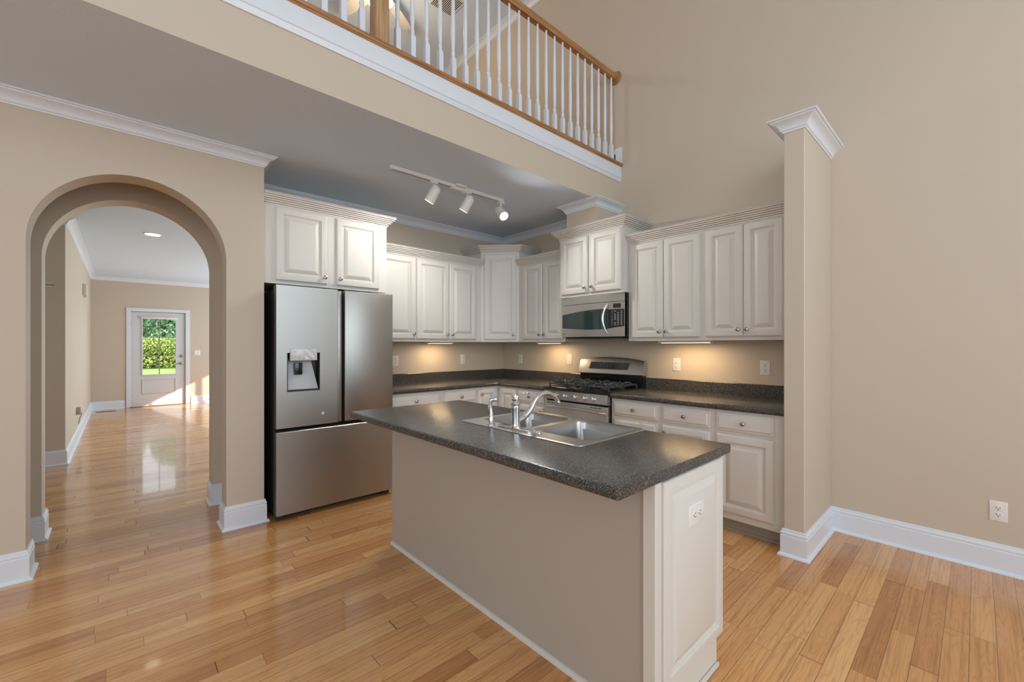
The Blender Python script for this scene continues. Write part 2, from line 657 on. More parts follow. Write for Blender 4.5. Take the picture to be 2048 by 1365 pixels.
def crown(name, path, z, label):
    b = MB()
    b.sweep(path, [(o, z + h) for o, h in CROWN])
    return struct(b.build(name, M_trim, smooth=25), label, 'crown moulding')


# walking so that the room is on the right-hand side
crown('trim_1', [(0.664, -8.9), (0.664, -3.0), (0.0, -3.0), (0.0, 0.0), (PX0, 0.0), (PX0, PY), (PX1, PY), (PX1, -0.0)], CZ, 'white crown moulding around the kitchen ceiling')
crown('trim_2', [(SX0, 0.0), (SX0, SY), (SX1, SY), (SX1, -0.0)], CZ, 'white cap moulding on the partition wall')
crown('trim_3', [(-2.57, -8.9), (-2.57, -4.26), (-7.9, -4.26), (-7.9, 0.0), (-0.185, 0.0), (-0.185, -8.9)], CZ, 'white crown moulding in the far room')
crown('trim_4', [(-1.45, -8.9), (-1.45, 0.0), (7.1, 0.0)], UZ, 'white crown moulding under the high ceiling')
struct(MB().box(SX0 - 0.07, SX1 + 0.07, SY - 0.07, 0, CZ - 0.001, CZ + 0.004).build('trim_5', M_trim, smooth=0), 'white board on top of the partition wall', 'trim')

# loft fascia: cove moulding, white board and oak nosing
b = MB()
b.sweep([(1.824, -8.9), (1.824, 0.0)], [(0, 3.018), (0.010, 3.018), (0.012, 3.026), (0.014, 3.030), (0.020, 3.048), (0.026, 3.053), (0.026, 3.060), (0.016, 3.064), (0.016, 3.170), (0, 3.170)])
struct(b.build('trim_6', M_trim, smooth=25), 'white fascia board with moulding along the loft edge', 'fascia')
b = MB()
b.sweep([(1.78, -8.9), (1.78, -0.0)], [(0, 3.170), (0.066, 3.170), (0.070, 3.176), (0.080, 3.180), (0.086, 3.190), (0.080, 3.202), (0.066, 3.206), (0, 3.206)])
struct(b.build('trim_7', M_oak, smooth=30), 'oak nosing along the loft edge', 'nosing')

BASE = [(0, 0), (0.030, 0), (0.031, 0.006), (0.027, 0.014), (0.018, 0.019), (0.016, 0.020), (0.016, 0.128), (0.013, 0.133), (0.013, 0.138), (0.016, 0.141), (0.015, 0.150),
        (0.009, 0.156), (0.008, 0.160), (0.010, 0.163), (0.007, 0.170), (0, 0.170)]


def base(name, path, z=0.0, label='white baseboard'):
    b = MB()
    b.sweep(path, [(o, z + h) for o, h in BASE])
    return struct(b.build(name, M_trim, smooth=25), label, 'baseboard')


base('baseboard_left', [(0.664, -8.9), (0.664, -4.20), (0.485, -4.20), (0.485, -8.9)], label='white baseboard left of the front archway')
base('baseboard_fridge', [(0.485, -3.10), (0.485, -3.241), (0.664, -3.241), (0.664, -3.0), (0.40, -3.0)], label='white baseboard on the pier left of the fridge')
base('baseboard_passage_left', [(0.0, -8.9), (0.0, -4.20), (-0.185, -4.20), (-0.185, -8.9)], label='white baseboard left of the rear archway')
base('baseboard_passage_right', [(-0.185, 0.0), (-0.185, -3.236), (0.0, -3.236), (0.0, -3.10), (0.485, -3.10)], label='white baseboard right of the rear archway')
base('baseboard_hall', [(-2.57, -8.9), (-2.57, -4.26), (-7.9, -4.26), (-7.9, DY0 - 0.078)], label='white baseboard along the far room left wall')
base('baseboard_far', [(-7.9, DY1 + 0.078), (-7.9, 0), (WX0 - 0.08, 0)], label='white baseboard right of the far door')
base('baseboard_stub', [(SX0, -0.60), (SX0, SY), (SX1, SY), (SX1, 0.0), (7.1, 0.0)], label='white baseboard around the partition wall and along the right wall')
base('baseboard_loft', [(-1.45, 0.0), (1.78, 0.0)], 3.19, 'white baseboard in the loft')
struct(MB().box(1.766, 1.848, -0.016, 0, 3.206, 3.372).build('trim_8', M_trim, smooth=0), 'white plinth end of the loft baseboard', 'trim')


# ------------------------------------------------------------------ door and window of the far room
def casing(name, plane, a0, a1, z0, z1, w=0.075, t=0.018, x_axis=False, label=''):
    b = MB()
    for (p0, p1, q0, q1) in ((a0 - w, a0, z0, z1 + w), (a1, a1 + w, z0, z1 + w), (a0, a1, z1, z1 + w)):
        if x_axis:
            b.box(p0, p1, plane - t, plane, q0, q1, 0.004, 1)
        else:
            b.box(plane, plane + t, p0, p1, q0, q1, 0.004, 1)
    return struct(b.build(name, M_trim), label, 'casing')


casing('trim_9', -7.9, DY0 + 0.02, DY1 - 0.02, 0, DZ1 - 0.02, label='white casing around the far door')
door = thing('door_1', 'white glazed back door with a hedge behind its panes', 'door', (-7.92, DY0 + 0.022, 0.0))
struct(door)
dw = (DY1 - 0.022) - (DY0 + 0.022)
g0, g1, gz0, gz1 = 0.175, 0.765, 0.69, 1.915
b = MB()
for (a0, a1, z0, z1) in ((0, g0, 0.012, 2.055), (g1, dw, 0.012, 2.055), (g0, g1, 0.012, gz0), (g0, g1, gz1, 2.055)):
    b.box(-0.045, 0, a0, a1, z0, z1)
# raised frame of the glass and the lower panel
for (a0, a1, z0, z1, w) in ((g0 - 0.01, g1 + 0.01, gz0 - 0.02, gz1 + 0.02, 0.026), (0.175, 0.765, 0.28, 0.60, 0.022)):
    b.box(0, 0.012, a0, a1, z0, z0 + w, 0.004, 1)
    b.box(0, 0.012, a0, a1, z1 - w, z1, 0.004, 1)
    b.box(0, 0.012, a0, a0 + w, z0 + w, z1 - w, 0.004, 1)
    b.box(0, 0.012, a1 - w, a1, z0 + w, z1 - w, 0.004, 1)
b.build('door_leaf', M_door, door)
b = MB()
b.box(-0.028, -0.006, (g0 + g1) / 2 - 0.009, (g0 + g1) / 2 + 0.009, gz0, gz1)
for k in (1, 2):
    z = gz0 + (gz1 - gz0) * k / 3
    b.box(-0.028, -0.006, g0, g1, z - 0.009, z + 0.009)
b.build('muntin_bars', mat('grey_muntins', rgb(150, 150, 152), 0.4), door)
b = MB()
b.box(-0.12, -0.052, -0.02, 0.012, 0.0, 2.062)
b.box(-0.12, -0.052, dw - 0.012, dw + 0.02, 0.0, 2.062)
b.box(-0.12, -0.052, -0.02, dw + 0.02, 2.045, 2.08)
b.build('door_frame', M_trim, door, smooth=0)
MB().box(-0.021, -0.017, g0, g1, gz0, gz1).build('glass_pane', M_glass, door, smooth=0)
MB().box(0.012, 0.04, g0 - 0.02, g1 + 0.02, gz1 - 0.005, gz1 + 0.045, 0.006).build('blind_headrail', M_plastic, door)
b = MB()
b.lathe([(0.030, 0), (0.030, 0.008), (0.014, 0.012), (0.011, 0.045), (0.012, 0.05)], (0.0, dw - 0.075, 0.925), (1, 0, 0))
b.tube([(0.045, dw - 0.075, 0.925), (0.05, dw - 0.11, 0.925), (0.048, dw - 0.15, 0.918), (0.045, dw - 0.185, 0.905)], [0.011, 0.009, 0.008, 0.006])
b.build('lever_handle', M_nickel, door)
MB().lathe([(0.030, 0), (0.030, 0.01), (0.024, 0.016), (0.010, 0.018), (0.010, 0.03)], (0.0, dw - 0.075, 1.09), (1, 0, 0)).build('deadbolt', M_nickel, door)
for z in (0.25, 1.04, 1.80):
    MB().lathe([(0.008, 0), (0.008, 0.10)], (0.012, -0.006, z - 0.05), seg=10).build('hinge', M_nickel, door)
struct(MB().box(-8.05, -7.86, DY0, DY1, -0.001, 0.012).build('trim_10', mat('oak_threshold', rgb(150, 100, 60), 0.4), smooth=0), 'wood threshold of the far door', 'threshold')

win = thing('window_1', 'glazed opening that lets the sun into the far room', 'window', (WX0, 0.07, WZ0))
struct(win)
b = MB()
ww, wh = WX1 - WX0, WZ1 - WZ0
for (a0, a1, z0, z1) in ((0, 0.05, 0, wh), (ww - 0.05, ww, 0, wh), (0.05, ww - 0.05, 0, 0.05), (0.05, ww - 0.05, wh - 0.05, wh), (ww / 2 - 0.03, ww / 2 + 0.03, 0.05, wh - 0.05)):
    b.box(a0, a1, -0.02, 0.02, z0, z1)
for k in (1, 2):
    b.box(0.05, ww - 0.05, -0.01, 0.01, wh * k / 3 - 0.01, wh * k / 3 + 0.01)
for k in (0.25, 0.75):
    b.box(ww * k - 0.01, ww * k + 0.01, -0.01, 0.01, 0.05, wh - 0.05)
b.build('window_frame', M_trim, win)

# ------------------------------------------------------------------ outdoors behind the far door
o = MB().box(-46, -8.05, -20, 14, -0.30, -0.125).build('lawn', M_grass, smooth=0)
tag(o, 'bright green lawn outside the far door', 'lawn', kind='stuff')


def leaf_mass(b, blobs, n, size, seed):
    rnd = random.Random(seed)
    bm = bmesh.new()
    for _ in range(n):
        cx, cy, cz, rx, ry, rz = rnd.choice(blobs)
        while True:
            u = Vector((rnd.uniform(-1, 1), rnd.uniform(-1, 1), rnd.uniform(-1, 1)))
            if 0.05 < u.length < 1:
                break
        k = rnd.uniform(0.75, 1.0) / u.length
        p = Vector((cx + u.x * k * rx, cy + u.y * k * ry, cz + u.z * k * rz))
        a = Vector((rnd.uniform(-1, 1), rnd.uniform(-1, 1), rnd.uniform(-1, 1))).normalized()
        t = a.orthogonal().normalized() * size * rnd.uniform(0.6, 1.2)
        w = a.cross(t).normalized() * size * 0.5
        bm.faces.new([bm.verts.new(p - t), bm.verts.new(p + w), bm.verts.new(p + t), bm.verts.new(p - w)])
    b._merge(bm)


hedge = thing('hedge', 'clipped yellow-green hedge seen through the glass of the far door', 'hedge', (-30.6, -2.1, -0.10))
b = MB()
blobs = [(random.uniform(-.2, .5), y * 0.5, z, 0.6, 0.55, 0.42) for y in range(-11, 12) for z in (0.46, 0.9, 1.3, 1.55)]
leaf_mass(b, blobs, 24000, 0.085, 3)
b.build('foliage', M_hedge, hedge, smooth=0)
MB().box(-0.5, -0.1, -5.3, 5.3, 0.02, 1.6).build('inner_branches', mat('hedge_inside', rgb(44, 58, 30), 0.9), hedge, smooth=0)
for i, (x, y, h, lab) in enumerate(((-39.2, -3.0, 6.5, 'haze-pale blue-green tree above the hedge in the upper left pane of the far door'),
                                    (-35.3, -0.25, 6.8, 'haze-pale green tree above the hedge in the upper right pane of the far door'))):
    t = thing('tree', lab, 'tree', (x, y, -0.12), group='trees behind the hedge')
    b = MB()
    rnd = random.Random(20 + i)
    blobs = [(rnd.uniform(-0.6, 0.6), rnd.uniform(-1.2, 1.2), rnd.uniform(1.4, h), 1.0, 1.0, 1.0) for _ in range(34)]
    leaf_mass(b, blobs, 15000, 0.17, 40 + i)
    b.build('foliage', M_tree, t, smooth=0)
    MB().tube([(0, 0, 0), (0.05, 0.05, h * 0.4), (0, 0.1, h * 0.8)], [0.14, 0.10, 0.05]).build('trunk', M_bark, t)

# ------------------------------------------------------------------ cabinets
KNOB = None


def knob_mesh():
    b = MB()
    b.lathe([(0.009, 0), (0.009, 0.003), (0.005, 0.006), (0.005, 0.014), (0.013, 0.019), (0.0155, 0.023), (0.0145, 0.028), (0.008, 0.031), (0.0001, 0.032)], axis=(0, -1, 0), seg=16)
    o = b.build('knob', M_nickel)
    me = o.data
    bpy.data.objects.remove(o)
    return me


KNOB = knob_mesh()


def add_knob(door, x, y, z):
    k = bpy.data.objects.new('knob', KNOB)
    COL.objects.link(k)
    k.parent = door
    k.location = (x, y, z)


DOORLOOPS = [(0, 0), (0, 0.011), (0.003, 0.0125), (0.008, 0.0185), (0.011, 0.0195), (0.050, 0.0195), (0.0520, 0.0150), (0.0565, 0.0140), (0.0600, 0.0060), (0.068, 0.0055),
             (0.072, 0.0085), (0.096, 0.0160), (0.098, 0.0172)]
DRAWLOOPS = [(0, 0), (0, 0.010), (0.003, 0.0115), (0.013, 0.0125), (0.020, 0.0185), (0.022, 0.0195)]


def cab_door(root, x0, x1, z0, z1, yf, knob=None, name='door', loops=DOORLOOPS, label=None):
    b = MB()
    b.ringpanel(x0, x1, z0, z1, loops, yf)
    d = b.build(name, M_cab, root, smooth=20)
    if knob:
        add_knob(d, knob[0], yf - (0.0195), knob[1])
    return d


CABCROWN = [(0, 0), (0.007, 0), (0.007, 0.010), (0.003, 0.012)]
for _k in range(5):
    _o, _z = 0.006 + 0.0122 * _k, 0.013 + 0.0132 * _k
    CABCROWN += [(_o + 0.008, _z), (_o + 0.012, _z + 0.003), (_o + 0.012, _z + 0.009), (_o + 0.007, _z + 0.012)]
CABCROWN += [(0.070, 0.080), (0.070, 0.084), (0, 0.084)]


def cab_crown(root, path, z):
    b = MB()
    b.sweep(path, [(o, z + h) for o, h in CABCROWN])
    return b.build('crown_moulding', M_cab, root, smooth=15)


def wall_cab(name_label, loc, rz, w, d, z0, z1, doors, crown_path, crown_z=None, underside=True):
    """doors: list of (x0, x1, knob side 'l'/'r')"""
    t = thing('wall_cabinet', name_label, 'cabinet', loc, rz, None)
    zc = z1
    b = MB()
    b.box(0, w, -d + 0.02, -0.002, z0, zc)
    # face frame standing a little lower than the box floor
    b.box(0, w, -d, -d + 0.02, z0 - 0.004, zc)
    b.build('body', M_cab, t, smooth=0)
    for (a0, a1, side) in doors:
        kx = a0 + 0.028 if side == 'l' else a1 - 0.028
        cab_door(t, a0, a1, z0 + 0.022, zc - 0.018, -d, (kx, z0 + 0.022 + 0.055))
    if crown_path:
        cab_crown(t, crown_path, crown_z if crown_z else zc - 0.008)
    return t


ROTL = R(90)
UB, UT = 1.378, 2.268   # bottom and top of the standard wall cabinets
# over the fridge
wall_cab('deep two-door white cabinet directly above the stainless fridge', (0, -3.0, 0), ROTL, 1.013, 0.62, 1.822, 2.436,
         [(0.085, 0.480, 'r'), (0.550, 0.935, 'l')], [(0.0, -0.62), (1.013, -0.62), (1.013, -0.0)])
# left run
wall_cab('single-door white wall cabinet between the fridge cabinet and the two-door one', (0, -1.987, 0), ROTL, 0.470, 0.33, UB, UT,
         [(0.030, 0.464, 'r')], [(0.0, -0.33), (0.470, -0.33)])
wall_cab('two-door white wall cabinet left of the corner cabinet', (0, -1.517, 0), ROTL, 0.877, 0.33, UB, UT,
         [(0.006, 0.408, 'r'), (0.418, 0.795, 'l')], [(0.0, -0.33), (0.877, -0.33)])
# corner cabinet with the angled door
cc = thing('corner_cabinet', 'taller white corner cabinet with one angled door', 'cabinet', (0, 0, 0))
b = MB()
pts = [(0.002, -0.002), (0.002, -0.64), (0.33, -0.64), (0.655, -0.33), (0.655, -0.002)]
b.grid([[(x, y, z) for x, y in pts] for z in (UB - 0.004, 2.436)], close_v=True, cap0=True, cap1=True)
b.build('body', M_cab, cc, smooth=0)
ang = math.atan2(0.31, 0.325)
fw_ = math.hypot(0.325, 0.31)
b = MB()
b.ringpanel(0.035, fw_ - 0.03, UB + 0.022, 2.436 - 0.022, DOORLOOPS, 0)
b.rot(ang)
bmesh.ops.translate(b.bm, verts=b.bm.verts, vec=(0.33, -0.64, 0))
dd = b.build('door', M_cab, cc, smooth=20)
k = bpy.data.objects.new('knob', KNOB)
COL.objects.link(k)
k.parent = dd
ko = Matrix.Rotation(ang, 3, 'Z') @ Vector((fw_ - 0.062, -0.0195, UB + 0.08))
k.location = Vector((0.33, -0.64, 0)) + ko
k.rotation_euler = (0, 0, ang)
cab_crown(cc, [(0.0, -0.64), (0.33, -0.64), (0.655, -0.33), (0.655, 0.0)], 2.436 - 0.008)
# range wall
wall_cab('two-door white wall cabinet between the corner cabinet and the microwave', (0.655, 0, 0), 0, 0.715, 0.33, UB, UT,
         [(0.075, 0.388, 'r'), (0.402, 0.700, 'l')], [(0.0, -0.33), (0.715, -0.33)])
wall_cab('short two-door white cabinet above the microwave', (1.372, 0, 0), 0, 0.762, 0.42, 1.826, 2.436,
         [(0.030, 0.368, 'r'), (0.398, 0.746, 'l')], [(0.0, -0.0), (0.0, -0.42), (0.762, -0.42), (0.762, -0.0)])
wall_cab('two-door white wall cabinet just right of the microwave', (2.136, 0, 0), 0, 0.688, 0.33, UB, UT,
         [(0.026, 0.344, 'r'), (0.351, 0.664, 'l')], [(0.0, -0.33), (0.688, -0.33)])
wall_cab('two-door white wall cabinet against the partition wall', (2.824, 0, 0), 0, 0.661, 0.33, UB, UT,
         [(0.020, 0.300, 'r'), (0.304, 0.570, 'l')], [(0.0, -0.33), (0.661, -0.33)])


def base_cab(label, loc, rz, w, fronts, left_end=False):
    t = thing('base_cabinet', label, 'cabinet', loc, rz)
    b = MB()
    b.box(0, w, -0.61, -0.002, 0.10, 0.874)
    b.build('body', M_cab, t, smooth=0)
    b = MB()
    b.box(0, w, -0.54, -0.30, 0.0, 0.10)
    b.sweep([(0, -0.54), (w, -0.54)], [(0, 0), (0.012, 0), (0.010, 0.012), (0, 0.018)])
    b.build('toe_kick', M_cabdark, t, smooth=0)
    for f in fronts:
        kind, a0, a1, z0, z1, kn = f
        if kind == 'drawer':
            cab_door(t, a0, a1, z0, z1, -0.61, ((a0 + a1) / 2, (z0 + z1) / 2), 'drawer', DRAWLOOPS)
        else:
            kx = a0 + 0.028 if kn == 'l' else a1 - 0.028
            cab_door(t, a0, a1, z0, z1, -0.61, (kx, z1 - 0.05) if kn else None)
    return t


DR0, DR1, DO0, DO1 = 0.727, 0.853, 0.146, 0.700
base_cab('white base cabinet right beside the range, its lower front half hidden by the island', (2.142, 0, 0), 0, 0.462,
         [('drawer', 0.022, 0.436, DR0, DR1, 1), ('drawer', 0.022, 0.436, 0.44, DO1, 1), ('drawer', 0.022, 0.436, DO0, 0.42, 1)])
base_cab('white base cabinet in the middle of the three right of the range', (2.604, 0, 0), 0, 0.413,
         [('drawer', 0.018, 0.389, DR0, DR1, 1), ('door', 0.018, 0.389, DO0, DO1, 'l')])
base_cab('white base cabinet with a full door against the partition wall', (3.017, 0, 0), 0, 0.466,
         [('drawer', 0.024, 0.396, DR0, DR1, 1), ('door', 0.024, 0.396, DO0, DO1, None)])
base_cab('white base cabinet next to the fridge', (0, -1.985, 0), ROTL, 0.605,
         [('drawer', 0.02, 0.579, DR0, DR1, 1), ('door', 0.02, 0.579, DO0, DO1, 'r')])
base_cab('white base cabinet between the fridge-side unit and the corner', (0, -1.380, 0), ROTL, 0.452,
         [('drawer', 0.03, 0.434, DR0, DR1, 1), ('door', 0.03, 0.434, DO0, DO1, 'r')])
base_cab('white one-drawer base cabinet left of the range', (0.928, 0, 0), 0, 0.440,
         [('drawer', 0.018, 0.402, DR0, DR1, 1), ('door', 0.018, 0.402, DO0, DO1, 'r')])
ck = thing('corner_base_cabinet', 'white corner base cabinet with two narrow doors meeting at the inner corner', 'cabinet', (0, 0, 0))
b = MB()
pts = [(0.002, -0.002), (0.002, -0.926), (0.61, -0.926), (0.61, -0.61), (0.926, -0.61), (0.926, -0.002)]
b.grid([[(x, y, z) for x, y in pts] for z in (0.10, 0.874)], close_v=True, cap0=True, cap1=True)
b.build('body', M_cab, ck, smooth=0)
b = MB()
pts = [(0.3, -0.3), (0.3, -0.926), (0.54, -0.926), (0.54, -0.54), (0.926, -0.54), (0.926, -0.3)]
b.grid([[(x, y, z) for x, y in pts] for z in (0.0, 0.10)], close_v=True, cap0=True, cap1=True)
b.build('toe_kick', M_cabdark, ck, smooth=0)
b = MB()
b.ringpanel(0.645, 0.912, DO0, DR1, DOORLOOPS, -0.61)
b.build('door', M_cab, ck, smooth=20)
b = MB()
b.ringpanel(0, 0.267, DO0, DR1, DOORLOOPS, 0)
b.rot(ROTL)
bmesh.ops.translate(b.bm, verts=b.bm.verts, vec=(0.61, -0.912, 0))
dl = b.build('door', M_cab, ck, smooth=20)
k = bpy.data.objects.new('knob', KNOB)
COL.objects.link(k)
k.parent = dl
k.location = (0.6295, -0.880, 0.795)
k.rotation_euler = (0, 0, ROTL)

# ------------------------------------------------------------------ worktops
CT0, CT1 = 0.8745, 0.914


def edge_prof(front, back, r=0.016, rb=0.0):
    """closed (out, z) section of a worktop, front edge rounded; out grows towards the front"""
    p = [(back, CT0)]
    p.append((front - r * 0.6, CT0))
    for k in range(7):
        a = -math.pi / 2 + math.pi * k / 6
        p.append((front - r + r * math.cos(a), (CT0 + CT1) / 2 + (CT1 - CT0) / 2 * math.sin(a)))
    p.append((back, CT1))
    return p


wt = thing('worktop', 'dark speckled L-shaped worktop in the corner left of the range', 'worktop', (0, 0, CT0))
b = MB()
b.sweep([(0.003, -1.985), (0.003, -0.003), (1.368, -0.003)], [(o, z - CT0) for o, z in edge_prof(0.642, 0.0)])
b.build('top', M_lam, wt, smooth=30)
b = MB()
b.sweep([(0.002, -1.985), (0.002, -0.002), (1.368, -0.002)], [(0, CT1 - CT0), (0.019, CT1 - CT0), (0.019, 0.140), (0.016, 0.1445), (0, 0.1445)])
b.build('backsplash', M_lam, wt, smooth=0)
wt = thing('worktop', 'dark speckled straight worktop between the range and the partition wall', 'worktop', (2.141, 0, CT0))
b = MB()
b.sweep([(0.0, -0.003), (3.483 - 2.141, -0.003)], [(o, z - CT0) for o, z in edge_prof(0.642, 0.0)])
b.build('top', M_lam, wt, smooth=30)
b = MB()
b.sweep([(0.0, -0.002), (3.483 - 2.141, -0.002)], [(0, CT1 - CT0), (0.019, CT1 - CT0), (0.019, 0.140), (0.016, 0.1445), (0, 0.1445)])
b.build('backsplash', M_lam, wt, smooth=0)

# ------------------------------------------------------------------ island
IX0, IX1, IY0, IY1 = 1.632, 3.603, -2.733, -1.868
HX0, HX1, HY0, HY1 = 2.40, 3.19, -2.385, -1.89     # sink cut-out
isl = thing('island_cabinet', 'kitchen island with a greige long side darkened as shade and a raised-panel end below the dark top', 'island', (1.66, -1.90, 0))
ox, oy = 1.66, -1.90
PYF = -2.455
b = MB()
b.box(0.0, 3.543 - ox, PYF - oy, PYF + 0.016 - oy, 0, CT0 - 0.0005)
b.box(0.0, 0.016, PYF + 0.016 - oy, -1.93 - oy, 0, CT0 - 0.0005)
b.build('back_panel', mat('island_panel_shade', rgb(180, 171, 160), 0.5), isl, smooth=0)  # greige darkened so the colour itself carries the shade below the overhang
b = MB()
b.box(0.02, 3.57 - ox, PYF + 0.02 - oy, -1.91 - oy, 0.10, 0.66)
b.box(0.02, 3.57 - ox, PYF + 0.02 - oy, -2.40 - oy, 0.66, CT0 - 0.001)
b.box(0.02, 3.57 - ox, -1.925 - oy, -1.905 - oy, 0.66, CT0 - 0.001)
b.box(0.02, 0.70, PYF + 0.02 - oy, -1.91 - oy, 0.66, CT0 - 0.001)
b.box(0.05, 3.55 - ox, PYF + 0.02 - oy, -1.975 - oy, 0.0, 0.10)
b.build('body', M_cab, isl, smooth=0)
# end panel facing the right wall, with a toe notch at its kitchen side
b = MB()
b.box(3.565 - ox, 3.583 - ox, PYF + 0.0 - oy, -1.966 - oy, 0.0, CT0 - 0.0005)
b.box(3.565 - ox, 3.583 - ox, -1.966 - oy, -1.900 - oy, 0.115, CT0 - 0.0005, 0.0)
b.build('end_panel', M_cab, isl, smooth=0)
b = MB()
b.box(3.543 - ox, 3.592 - ox, PYF - 0.026 - oy, PYF - 0.001 - oy, 0, CT0 - 0.001, 0.003, 1)
b.build('corner_post', M_cab, isl)
b = MB()
b.ringpanel(0, 0.497, 0.128, 0.862, [(0, 0), (0, 0.008), (0.004, 0.012), (0.010, 0.0135), (0.042, 0.0135), (0.045, 0.0085), (0.050, 0.0080), (0.053, 0.0025), (0.062, 0.0020), (0.066, 0.005), (0.086, 0.0118), (0.088, 0.0125)], 0)
b.rot(R(90))
bmesh.ops.translate(b.bm, verts=b.bm.verts, vec=(3.583 - ox, -2.425 - oy, 0))
b.build('raised_panel', M_cab, isl, smooth=20)
b = MB()
b.box(3.583 - ox, 3.597 - ox, -2.425 - oy, -1.966 - oy, 0, 0.02, 0.006)
b.sweep([(0.0, PYF - oy), (3.543 - ox, PYF - oy)], [(0, 0), (0.014, 0), (0.014, 0.008), (0.008, 0.017), (0, 0.02)])
b.build('shoe_moulding', M_cab, isl)
for z0, z1 in ((0.10, 0.84),):
    for k in range(3):
        a0 = 0.05 + k * 0.62
        b = MB()
        b.ringpanel(0, 0.58, 0.13, 0.84, DOORLOOPS, 0)
        b.rot(R(180))
        bmesh.ops.translate(b.bm, verts=b.bm.verts, vec=(a0 + 0.58, -1.905 - oy, 0))
        b.build('door', M_cab, isl, smooth=20)

it = thing('island_worktop', 'dark speckled island worktop with the sink set in it', 'worktop', (IX0, IY0, CT0))
b = MB()


def top_piece(x0, x1, y0, y1, rf, rbk):
    prof = []
    h = CT1 - CT0
    r = 0.017
    if rf:
        for k in range(9):
            a = -math.pi / 2 - math.pi * k / 8
            prof.append((y0 + r + r * math.cos(a), h / 2 + h / 2 * math.sin(a)))
    else:
        prof += [(y0, 0), (y0, h)]
    if rbk:
        for k in range(9):
            a = math.pi / 2 - math.pi * k / 8
            prof.append((y1 - r + r * math.cos(a), h / 2 + h / 2 * math.sin(a)))
    else:
        prof += [(y1, h), (y1, 0)]
    b.grid([[(x - IX0, y - IY0, z) for y, z in prof] for x in (x0, x1)], close_v=True, cap0=True, cap1=True)


top_piece(IX0, HX0, IY0, IY1, 1, 1)
top_piece(HX1, IX1, IY0, IY1, 1, 1)
top_piece(HX0, HX1, IY0, HY0, 1, 0)
top_piece(HX0, HX1, HY1, IY1, 0, 1)
b.build('top', M_lam, it, smooth=30)


def rrect(x0, x1, y0, y1, r, n=6):
    out = []
    for (cx, cy, a0) in ((x1 - r, y1 - r, 0), (x0 + r, y1 - r, 90), (x0 + r, y0 + r, 180), (x1 - r, y0 + r, 270)):
        for k in range(n + 1):
            a = R(a0 + 90 * k / n)
            out.append((cx + r * math.cos(a), cy + r * math.sin(a)))
    return out


# sink
SXA, SXB, SYA, SYB = 2.378, 3.212, -2.412, -1.868
sk = thing('kitchen_sink', 'double-bowl stainless sink set in the island', 'sink', (2.795, -2.14, CT1))
sx, sy = 2.795, -2.14
b = MB()
bm2 = bmesh.new()
edges = []
outer = rrect(SXA + 0.006 - sx, SXB - 0.006 - sx, SYA + 0.006 - sy, SYB - 0.006 - sy, 0.03)
bowls = [(2.425, 2.782, -2.305, -1.905), (2.822, 3.180, -2.305, -1.905)]
loops = [outer] + [rrect(a - sx, c - sx, d - sy, e - sy, 0.055) for a, c, d, e in bowls]
for lp in loops:
    vs = [bm2.verts.new((x, y, 0.0045)) for x, y in lp]
    edges += [bm2.edges.new((vs[i], vs[(i + 1) % len(vs)])) for i in range(len(vs))]
bmesh.ops.triangle_fill(bm2, use_beauty=True, edges=edges, normal=(0, 0, 1))
b._merge(bm2)
b.grid([[(x, y, z) for x, y in lp] for lp, z in ((outer, 0.0045), (rrect(SXA + 0.001 - sx, SXB - 0.001 - sx, SYA + 0.001 - sy, SYB - 0.001 - sy, 0.034), 0.003), (rrect(SXA - sx, SXB - sx, SYA - sy, SYB - sy, 0.035), 0.0006))], close_v=True)
b.build('rim', M_sink, sk, smooth=30, recalc=True)
for a, c, d, e in bowls:
    b = MB()
    rows = []
    for ins, z, r in ((0, 0.0045, 0.055), (0.003, 0.001, 0.054), (0.006, -0.012, 0.053), (0.012, -0.12, 0.052), (0.018, -0.150, 0.055), (0.032, -0.163, 0.05), (0.06, -0.167, 0.04), (0.13, -0.170, 0.02)):
        rows.append([(x, y, z) for x, y in rrect(a + ins - sx, c - ins - sx, d + ins - sy, e - ins - sy, r)])
    b.grid(rows, close_v=True, cap1=True)
    bw = b.build('bowl', M_sink, sk, smooth=40)
    MB().lathe([(0.045, 0), (0.045, 0.003), (0.035, 0.003), (0.03, 0.001)], ((a + c) / 2 - sx, (d + e) / 2 - sy, -0.1695)).build('drain', M_chrome, bw)

# faucet
fx, fy = 2.768, -2.352
fz = CT1 + 0.0046
fa = thing('kitchen_faucet', 'chrome faucet with a curved spout over the sink', 'faucet', (fx, fy, fz))
b = MB()
b.grid([[(x, y, z) for x, y in rrect(-0.127 + i, 0.127 - i, -0.029 + i, 0.029 - i, 0.026 - i)] for i, z in ((0, 0), (0, 0.004), (0.004, 0.008), (0.010, 0.0095))], close_v=True, cap0=True, cap1=True)
b.build('base_plate', M_chrome, fa)
b = MB()
b.lathe([(0.026, 0.009), (0.026, 0.014), (0.0225, 0.018), (0.0215, 0.03), (0.0215, 0.10), (0.0225, 0.104), (0.0225, 0.110), (0.019, 0.112), (0.0215, 0.116), (0.029, 0.121), (0.031, 0.125), (0.028, 0.129),
         (0.020, 0.134), (0.017, 0.140), (0.020, 0.144), (0.0205, 0.148), (0.015, 0.151), (0.015, 0.156), (0.019, 0.160), (0.018, 0.166), (0.010, 0.170), (0.0001, 0.171)], seg=32)
b.build('column', M_chrome, fa)
b = MB()
pts = []
ctrl = [(0, 0.015, 0.038), (0, 0.055, 0.052), (0, 0.10, 0.085), (0, 0.135, 0.130), (0, 0.18, 0.158), (0, 0.235, 0.160), (0, 0.285, 0.138), (0, 0.315, 0.105)]
